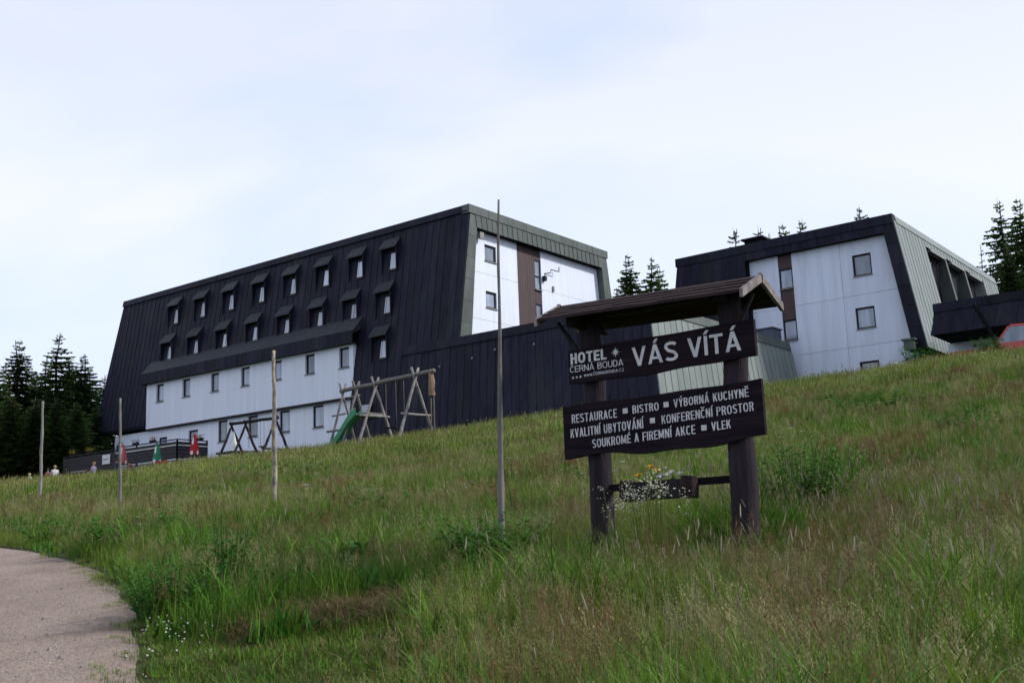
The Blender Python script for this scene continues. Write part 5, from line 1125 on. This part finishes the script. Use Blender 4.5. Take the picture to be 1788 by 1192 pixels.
def na(nm, ty): q = GN.nodes.new('GeometryNodeInputNamedAttribute'); q.data_type = ty; q.inputs['Name'].default_value = nm; return [s for s in q.outputs if s.enabled and s.name == 'Attribute'][0]
GN.links.new(gi.outputs[0], ip.inputs['Points']); GN.links.new(ci.outputs[0], ip.inputs['Instance']); GN.links.new(na('idx', 'INT'), ip.inputs['Instance Index']); GN.links.new(na('rot', 'FLOAT_VECTOR'), ip.inputs['Rotation']); GN.links.new(na('scl', 'FLOAT'), ip.inputs['Scale']); GN.links.new(ip.outputs[0], gout.inputs[0])
def pick(r, kinds, w):
    """w: weights array (n, k)"""
    w = np.maximum(np.stack(w, -1), 0); c = np.cumsum(w, 1); u_ = r.random(len(w))*c[:, -1]; k = (u_[:, None] > c).sum(1); out_ = np.zeros(len(w), int)
    for i, kd in enumerate(kinds):
        s = k == i; out_[s] = r.choice(IDX[kd], s.sum())
    return out_
def gauss(X, Y, x0, y0, sx, sy): return np.exp(-((X-x0)/sx)**2-((Y-y0)/sy)**2)
def near_kinds(X, Y, pd, r):
    nA = np.tanh(2*snoise(X, Y, 3.0, 2)); nB = snoise(X, Y, 1.6, 15); one = np.ones(len(X))
    lawn = np.clip(1.15-np.maximum(np.abs(X+2.0)/1.35, np.abs(Y-7.1)/1.75)+.12*nB, 0, 1) > .12
    mow = (~lawn) & (np.abs(Y-9.15-.3*(X+2)+.3*nB) < .6) & (X > -2.3) & (X < .2)
    redz = np.clip((X+.6)/2.0, 0, 1)*np.clip((13-Y)/3, 0, 1)
    palez = gauss(X, Y, 3.4, 11.5, 1.8, 3.0)
    nC = snoise(X, Y, 2.2, 26); nD = snoise(X, Y, 1.5, 8)
    k = pick(r, ('long', 'herb', 'green', 'fine', 'red', 'pale', 'leafy', 'umbel'), (np.clip(nC-.35, 0, 1)*1.6+.05, np.clip(nD-.55, 0, 1)*2.2+.03+.25*gauss(X, Y, -1.0, 12, 2.2, 2.2)*(nC > 0), 1.3+.8*nA-.2*redz+.5*(X < 0), .9+.3*nB, .04+.22*redz-.2*nA, .015+.34*palez, .12+.28*(nB > .6)+.3*np.exp(-pd/.5), .0*one))
    tf_ = r.random(len(X)); turf = np.where(tf_ < .82, r.choice(IDX['turf'], len(X)), r.choice(IDX['mow'], len(X))); k = np.where(lawn, turf, k)
    mw = np.where(tf_ < .3, r.choice(IDX['mow'], len(X)), np.where(tf_ < .85, r.choice(IDX['dry'], len(X)), r.choice(IDX['turf'], len(X)))); k = np.where(mow, mw, k)
    edge = (pd < .30+.12*nB); k = np.where(edge & ~lawn, np.where(tf_ < .6, r.choice(IDX['turf'], len(X)), k), k)
    cl = (gauss(X, Y, -2.75, 9.0, .45, 1.3) > .35) & (tf_ > .88) & (pd > .05); k = np.where(cl, r.choice(IDX['clover'], len(X)), k)
    sc_ = np.where(lawn | mow, 1.0, 1.0*np.clip(.55+pd*1.1, .55, 1.0)*(1+.12*nA)); sc_ = np.where(edge & ~lawn, .9, sc_); onp = pd < .06; k = np.where(onp, np.where(tf_ < .6, r.choice(IDX['turf'], len(X)), r.choice(IDX['mow'], len(X))), k); sc_ = np.where(onp, .6, sc_); sc_ = sc_*(1-.38*gauss(X, Y, 1.3, 10.0, 1.5, 1.3)-.45*gauss(X, Y, -.2, 10.9, .8, 1.2))
    return k, sc_
def mid_kinds(X, Y, pd, r):
    nA = np.tanh(2*snoise(X, Y, 5.0, 4)); nB = snoise(X, Y, 2.4, 20); t = X/Y
    nC = snoise(X, Y, 3.6, 26); nD = snoise(X, Y, 2.4, 8)
    k = pick(r, ('long', 'herb', 'mgreen', 'mfine', 'mred', 'mpale', 'leafy', 'mumbel'), (np.clip(nC-.4, 0, 1)*1.2+.03, np.clip(nD-.5, 0, 1)*1.8+.04, 1.3+.8*nA, .95+.3*nB, .06-.2*nA+.12*nB, 0.004+.012*(t > .1), .16+.2*(nA > .7), .008+.07*gauss(t, Y, .05, 26, .12, 8)))
    return k, .88*np.clip(.5+pd*.8, .5, 1.0)*(1+.12*nB)
def far_kinds(X, Y, pd, r):
    nA = np.tanh(2*snoise(X, Y, 9.0, 6)); nB = snoise(X, Y, 4.0, 22); t = X/Y
    k = pick(r, ('fgreen', 'folive', 'fred', 'fleaf', 'fpale', 'mumbel'), (1.2+.9*nA, 1.0-.2*nB, .06-.2*nA, .30+.4*(nB > .7), .02+.03*nB, .006+.012*(t > .12)))
    return k, 1+.12*nB
scatter('meadow_grass', 'tall meadow grass with reddish seed heads in the foreground', 3.2, 16, 80, near_kinds, .65, 1.3, 1)
scatter('meadow_grass', 'meadow grass in the middle of the slope', 16, 34, 27, mid_kinds, .7, 1.35, 2)
scatter('meadow_grass', 'meadow grass on the upper slope below the hotel', 33, 92, 7, far_kinds, .7, 1.4, 3)
# loose stones on the path
pbm = MB(); rr = random.Random(5); QS = []
for k in range(6000):
    j = rr.randint(30, len(pe)-60); QS.append(pe[j]+nl[j]*rr.uniform(.05, PW-.05)+np.array((rr.uniform(-.4, .4), rr.uniform(-.4, .4))))
QS = np.array(QS); TZ = terr(QS[:, 0], QS[:, 1]); PD = path_dist(QS[:, 0], QS[:, 1])
for k in range(6000):
    q = QS[k]
    x, y = plan(*q); z = float(TZ[k])+.03; s = rr.uniform(.004, .011)*(2.2 if rr.random() < .05 else 1); a = rr.uniform(0, 6.28)
    c = [(x+s*math.cos(a+i*1.571)*rr.uniform(.7, 1.2), y+s*math.sin(a+i*1.571)*rr.uniform(.7, 1.2)) for i in range(4)]
    if PD[k] > -.03: continue
    pbm.hexa([(*p, z-.004) for p in c]+[((p[0]+x)/2, (p[1]+y)/2, z+s*.8) for p in c])
single('gravel', pbm, mat('path_stone', (.42, .36, .33), .9, c2=(.10, .085, .08), scale=14), (0, 0, 0), 'loose stones lying on the gravel path', 'gravel', None, False, 'stuff')
print('tris', sum(len(m.polygons) for m in bpy.data.meshes))
